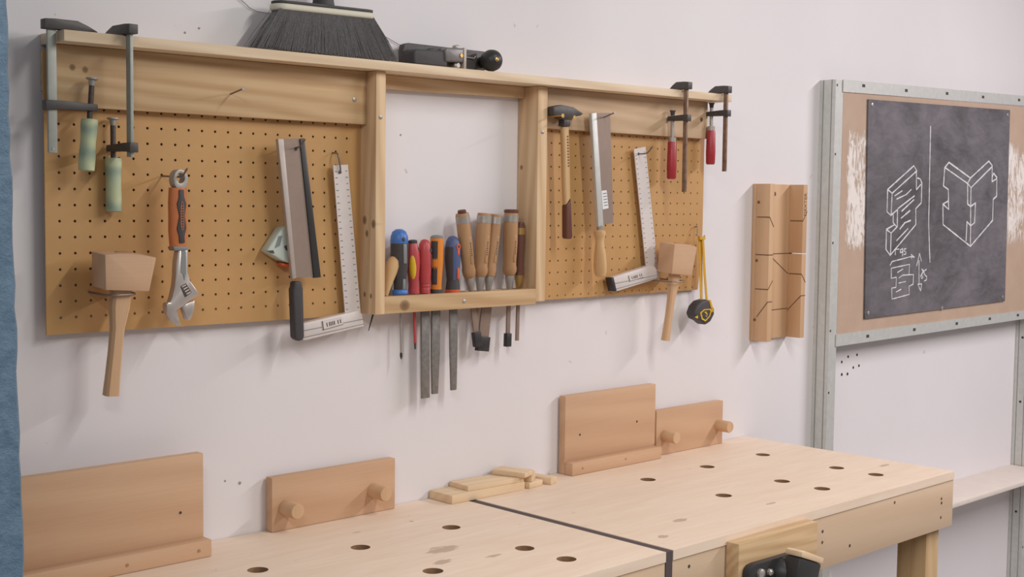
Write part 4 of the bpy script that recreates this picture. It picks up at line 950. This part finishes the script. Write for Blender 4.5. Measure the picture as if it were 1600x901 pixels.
MB(axis_frame((.8010, -.0675, pz0 + .0265), (.8010, -.0700, pz0 + .0265))).lathe([(.004, 0), (.004, .002)], seg=12).build('cap_screw', 'brass', t, smooth=True)
MB().box(.8190, .8620, -.048, -.028, pz0 + .003, pz1 - .006).build('frog', 'cast', t, .003)
MB().tube([(.830, -.050, pz0 + .027), (.850, -.051, pz0 + .026), (.855, -.050, pz0 + .031)], .0016, 6).build('lateral_lever', 'steel', t, smooth=True)
KF = axis_frame((.8920, -.028, pz0 + .0235), (.8760, -.086, pz0 + .0232))
MB(KF).lathe([(.012, 0), (.010, .012), (.013, .020), (.0195, .030), (.0218, .042), (.0205, .052), (.0145, .061), (.006, .0645)], seg=24).build('front_knob', 'black', t, smooth=True)
MB(KF).lathe([(.0042, .0630), (.0042, .0665), (.002, .0672)], seg=12).build('knob_nut', 'brass', t, smooth=True)
sg = MB().tube([(.325, -.0035, 1.830), (.3355, -.0035, 1.8131), (.3510, -.0035, 1.8038), (.3601, -.0035, 1.7970), (.3758, -.0035, 1.7921), (.46, -.0035, 1.7905), (.56, -.0035, 1.7900), (.6364, -.0035, 1.7876), (.6596, -.0035, 1.7765), (.7038, -.0035, 1.7611), (.712, -.0035, 1.74), (.714, -.0035, shelf_z(.71) + .001)], .0006, 6).build('string', 'lever_grey', None, smooth=True)
sg['label'] = 'thin dark string running on the wall behind broom and plane'; sg['category'] = 'string'

# ================================================================== tools standing in the tool rail
YR = -.0310; RZ = 1.2812
def tool(name, lab, cat, top, bot, grp=None):
    """frame with origin where the axis meets the rail top"""
    F = axis_frame((bot[0], YR if len(bot) < 3 else bot[2], bot[1]), (top[0], YR if len(top) < 3 else top[2], top[1]))
    t = thing(name, lab, cat, tuple(F.translation), grp)
    global FB
    FB = F                                        # unscaled frame for flat blades
    return t, F @ Matrix.Diagonal((.84, .84, 1, 1))
G1 = 'tools standing in the slotted rail'
# awl
t, F = tool('awl', 'awl with pear shaped bare wooden handle leaning left in the tool rail', 'awl', (.6660, 1.3525), (.6465, 1.2840), G1)
MB(F).lathe([(.0055, -.004), (.0065, .005), (.0100, .025), (.0142, .045), (.0155, .056), (.0135, .066), (.0075, .072), (.002, .0735)], seg=18).build('handle', 'ash_z', t, smooth=True)
MB(FB).tube([(0, 0, .002), (-.019, 0, -.038), (-.0195, 0, -.040), (-.0215, 0, -.078)], [.0022, .0022, .0021, .0008], 8).build('spike', 'black', t, smooth=True)
# big blue screwdriver
t, F = tool('screwdriver', 'tall blue and black screwdriver with grey stripe in the tool rail', 'screwdriver', (.6775, 1.4070), (.6810, 1.2815), G1)
L_ = 1.4070 - 1.2815
MB(F).lathe([(.0150, .009), (.0150, .030), (.0188, .050), (.0206, .075), (.0205, .096), (.0200, .106)], seg=22).build('grip', 'charcoal', t, smooth=True)
MB(F).lathe([(.0202, .098), (.0210, .103), (.0200, .112), (.0160, .121), (.0080, .1255), (.002, .1262)], seg=22).build('end_cap', 'blue', t, smooth=True)
MB(F).lathe([(.0165, -.001), (.0190, .001), (.0190, .006), (.0155, .0095)], seg=22).build('collar', 'blue', t, smooth=True)
MB(F).prism([(-.0045, .060), (.0045, .060), (.0050, .098), (-.0050, .098)], -.0216, -.0180).build('stripe', 'grey_plastic', t, .0008)
MB(F).prism([(-.0050, .010), (.0050, .010), (.0035, .030), (-.0035, .030)], -.0168, -.0130).build('stripe', 'grey_plastic', t, .0008)
MB(F).ball((-.003, -.0180, .106), (.0050, .0040, .0050), 12, 7).build('hanging_hole', 'ink', t, smooth=True)
MB(F).lathe([(.0024, -.118), (.0024, .002)], seg=10).build('shaft', 'steel', t, smooth=True)
MB(F).lathe([(.0008, -.1275), (.0030, -.122), (.0032, -.117), (.0024, -.114)], seg=10).build('tip', 'black', t, smooth=True)
# red and yellow screwdriver
t, F = tool('screwdriver', 'red screwdriver with a yellow oval panel in the tool rail', 'screwdriver', (.7115, 1.3830), (.7155, 1.2815), G1)
MB(F).lathe([(.0135, 0), (.0132, .006), (.0110, .018), (.0135, .036), (.0160, .060), (.0152, .080), (.0120, .094), (.0105, .098)], seg=22).build('handle', 'red', t, smooth=True)
MB(F).lathe([(.0102, .0975), (.0108, .0985), (.0104, .1035), (.006, .105)], seg=18).build('end_cap', 'charcoal', t, smooth=True)
MB(F).ball((-.0062, -.0062, .0550), (.0092, .0092, .0290), 20, 12).build('panel', 'yellow', t, smooth=True)
MB(F).ball((.0075, -.0105, .0860), (.0026, .0030, .0042), 10, 6).build('hanging_hole', 'ink', t, smooth=True)
MB(F).lathe([(.0034, -.098), (.0036, .001)], seg=10).build('insulated_shaft', 'red', t, smooth=True)
MB(F).prism([(-.0022, -.110), (.0022, -.110), (.0026, -.097), (-.0026, -.097)], -.0012, .0012).build('tip', 'ink', t)
# files
def flat_file(t, F, L, w0, w1, th, mt='old_steel'):
    MB(FB).prism([(-w0 / 2, .004), (w0 / 2, .004), (w0 / 2, -L * .6), (w1 / 2, -L), (-w1 / 2, -L), (-w0 / 2, -L * .6)], -th / 2, th / 2).build('blade', mt, t, .0006)
t, F = tool('file', 'flat file with plain red plastic handle in the tool rail', 'file', (.7420, 1.3865), (.7435, 1.2812), G1)
MB(F).lathe([(.0135, 0), (.0132, .004), (.0128, .010), (.0124, .011), (.0132, .012), (.0132, .016), (.0126, .017), (.0132, .018), (.0132, .023), (.0140, .032), (.0158, .056), (.0155, .080), (.0135, .096), (.0090, .1035), (.003, .1058)], seg=22).build('handle', 'red', t, smooth=True)
MB(F).ball((.0068, -.0118, .0830), (.0044, .0040, .0064), 12, 7).build('hanging_hole', 'ink', t, smooth=True)
MB(F).box(.0060, .0105, -.0150, -.0100, .050, .076).build('print_panel', 'ink', t, .001)
flat_file(t, F, .209, .0205, .0200, .005)
t, F = tool('file', 'flat file with orange and black handle in the tool rail', 'file', (.7735, 1.3950), (.7725, 1.2812), G1)
MB(F).lathe([(.0133, .006), (.0130, .016), (.0138, .030), (.0160, .060), (.0164, .090), (.0158, .1075)], seg=22).build('handle', 'orange', t, smooth=True)
MB(F).lathe([(.0140, -.001), (.0142, .005), (.0134, .0065)], seg=22).build('end_ring', 'charcoal', t, smooth=True)
MB(F).lathe([(.0158, .1072), (.0158, .1095), (.012, .1128), (.004, .114)], seg=22).build('end_cap', 'grey_plastic', t, smooth=True)
pp = MB(F); vs_ = []; fs_ = []
for i in range(13):
    z = .016 + .086 * i / 12; rr = .0137 + .0030 * min(1, max(0, (z - .02) / .06)) 
    for k in range(7):
        a = math.radians(176 + 62 * k / 6); vs_.append((math.cos(a) * rr, math.sin(a) * rr, z))
for i in range(12):
    for k in range(6): fs_.append((i * 7 + k, i * 7 + k + 1, i * 7 + 8 + k, i * 7 + 7 + k))
pp.add(vs_, fs_).build('grip_panel', 'charcoal', t, smooth=True)
flat_file(t, F, .203, .0215, .0150, .0045)
t, F = tool('file', 'half round file with slate blue and orange handle in the tool rail', 'file', (.8150, 1.3925), (.8165, 1.2812), G1)
MB(F).lathe([(.0175, .004), (.0165, .010), (.0148, .022), (.0165, .040), (.0192, .062), (.0190, .085), (.0165, .100), (.0100, .1095), (.003, .1118)], seg=22).build('handle', 'navy', t, smooth=True)
MB(F).lathe([(.0178, -.001), (.0182, .001), (.0178, .0045)], seg=22).build('end_ring', 'red_orange', t, smooth=True)
MB(F).lathe([(.0178, .0045), (.0162, .0145), (.0152, .022), (.0151, .024)], seg=22).build('end_collar', 'charcoal', t, smooth=True)
pp = MB(F); vs_ = []; fs_ = []
for i in range(13):
    z = .022 + .068 * i / 12; rr = (.0150 + .0046 * math.sin(min(1, (z - .022) / .045) * math.pi / 2)) + .0002
    for k in range(7):
        a = math.radians(170 + 62 * k / 6); vs_.append((math.cos(a) * rr, math.sin(a) * rr, z))
for i in range(12):
    for k in range(6): fs_.append((i * 7 + k, i * 7 + k + 1, i * 7 + 8 + k, i * 7 + 7 + k))
pp.add(vs_, fs_).build('grip_panel', 'charcoal', t, smooth=True)
rg = []
MB(F).prism_ring([(.002 + .0060 * math.cos(a), .0900 + .0062 * math.sin(a)) for a in ang], [(.002 + .0030 * math.cos(a), .0900 + .0032 * math.sin(a)) for a in ang], -.0203, -.0160).build('eyelet', 'red_orange', t, .0006)
MB(F).box(-.0012, .0050, -.0202, -.0165, .0740, .0840).build('accent', 'red_orange', t, .0008)
MB(F).box(-.0010, .0045, -.0192, -.0140, .0260, .0480).build('accent', 'red_orange', t, .0008)
MB(FB).prism([(-.0105, .004), (.0105, .004), (.0105, -.110), (.0078, -.200), (-.0078, -.200), (-.0105, -.110)], -.0040, .0010).build('blade', 'old_steel', t, .0022, seg=3)
# chisels
def chisel(lab, top, bot, r, cap, blade, guard, wood_m='chisel_wood', hoop='steel', stamp=True):
    t, F = tool('chisel', lab, 'chisel', top, bot, 'wood chisels in the tool rail')
    H = math.dist(top[:2], bot[:2])
    MB(F).lathe([(.0100, .0265), (.0130, .0280), (r * .95, .0350), (r * 1.0, .0420), (r * .90, .0510), (r * .92, .064), (r * 1.02, .095), (r * 1.0, H - .012), (r * .93, H - .006)], seg=22).build('handle', wood_m, t, smooth=True)
    MB(F).lathe([(r * 1.035, H - .0255), (r * 1.035, H - .0115)], seg=22).build('hoop', hoop, t, smooth=True)
    if cap: MB(F).lathe([(r * cap, H - .0062), (r * cap, H - .001), (r * cap * .8, H + .001)], seg=18).build('striking_cap', 'dark_wood', t, smooth=True)
    MB(F).lathe([(.0062, -.002), (.0085, .010), (.0112, .020), (.0114, .0275)], seg=18).build('ferrule', hoop if wood_m == 'dark_wood' else 'steel', t, smooth=True)
    w, L = blade
    MB(FB).prism([(-.0045, .002), (.0045, .002), (.0045, -.010), (w / 2, -.020), (w / 2, -L), (-w / 2, -L), (-w / 2, -.020), (-.0045, -.010)], -.0022, .0022).build('blade', 'saw_steel', t, .0008)
    if guard: MB(FB).box(-w / 2 - .0022, w / 2 + .0022, -.0052, .0052, -L - .004, -L + guard).build('edge_guard', 'black', t, .001)
    if stamp:
        fc_ = MB(F); fc_.prism([(-.0035, .056), (.0050, .056), (.0058, .064), (.0058, .112), (-.0035, .112)], -r * 1.005, -r * .80); fo_ = fc_.build('facet', 'ash_z' if False else wood_m, t, .0008)
        rn_ = random.Random(9)
        for k in range(7):
            z = .072 + k * .0042
            MB(F).box(-.0010, .0016 + rn_.uniform(0, .0012), -r * 1.005 - .0003, -r * 1.0, z, z + .0024).build('stamp_mark', 'ink', fo_)
    return t
chisel('chisel with brown wooden handle leaning left, first chisel from the blue file', (.8335, 1.4440, -.0370), (.8610, 1.2812, -.0370), .0168, .62, (.0140, .112), .026)
chisel('chisel with brown wooden handle, second from the blue file', (.9020, 1.4440), (.8890, 1.2812), .0178, 0, (.0080, .100), 0)
chisel('chisel with brown wooden handle, third from the blue file, widest blade', (.9395, 1.4410, -.0255), (.9190, 1.2812, -.0255), .0150, 0, (.0280, .124), .026)
chisel('chisel with brown wooden handle and dark round cap, fourth from the blue file', (.9775, 1.4455), (.9735, 1.2812), .0178, 1.04, (.0100, .118), .024)
chisel('short chisel with dark red wooden handle in the corner by the upright', (1.0085, 1.4190, -.0270), (1.0050, 1.2812, -.0270), .0125, .8, (.0085, .112), 0, 'dark_wood', 'brass', False)
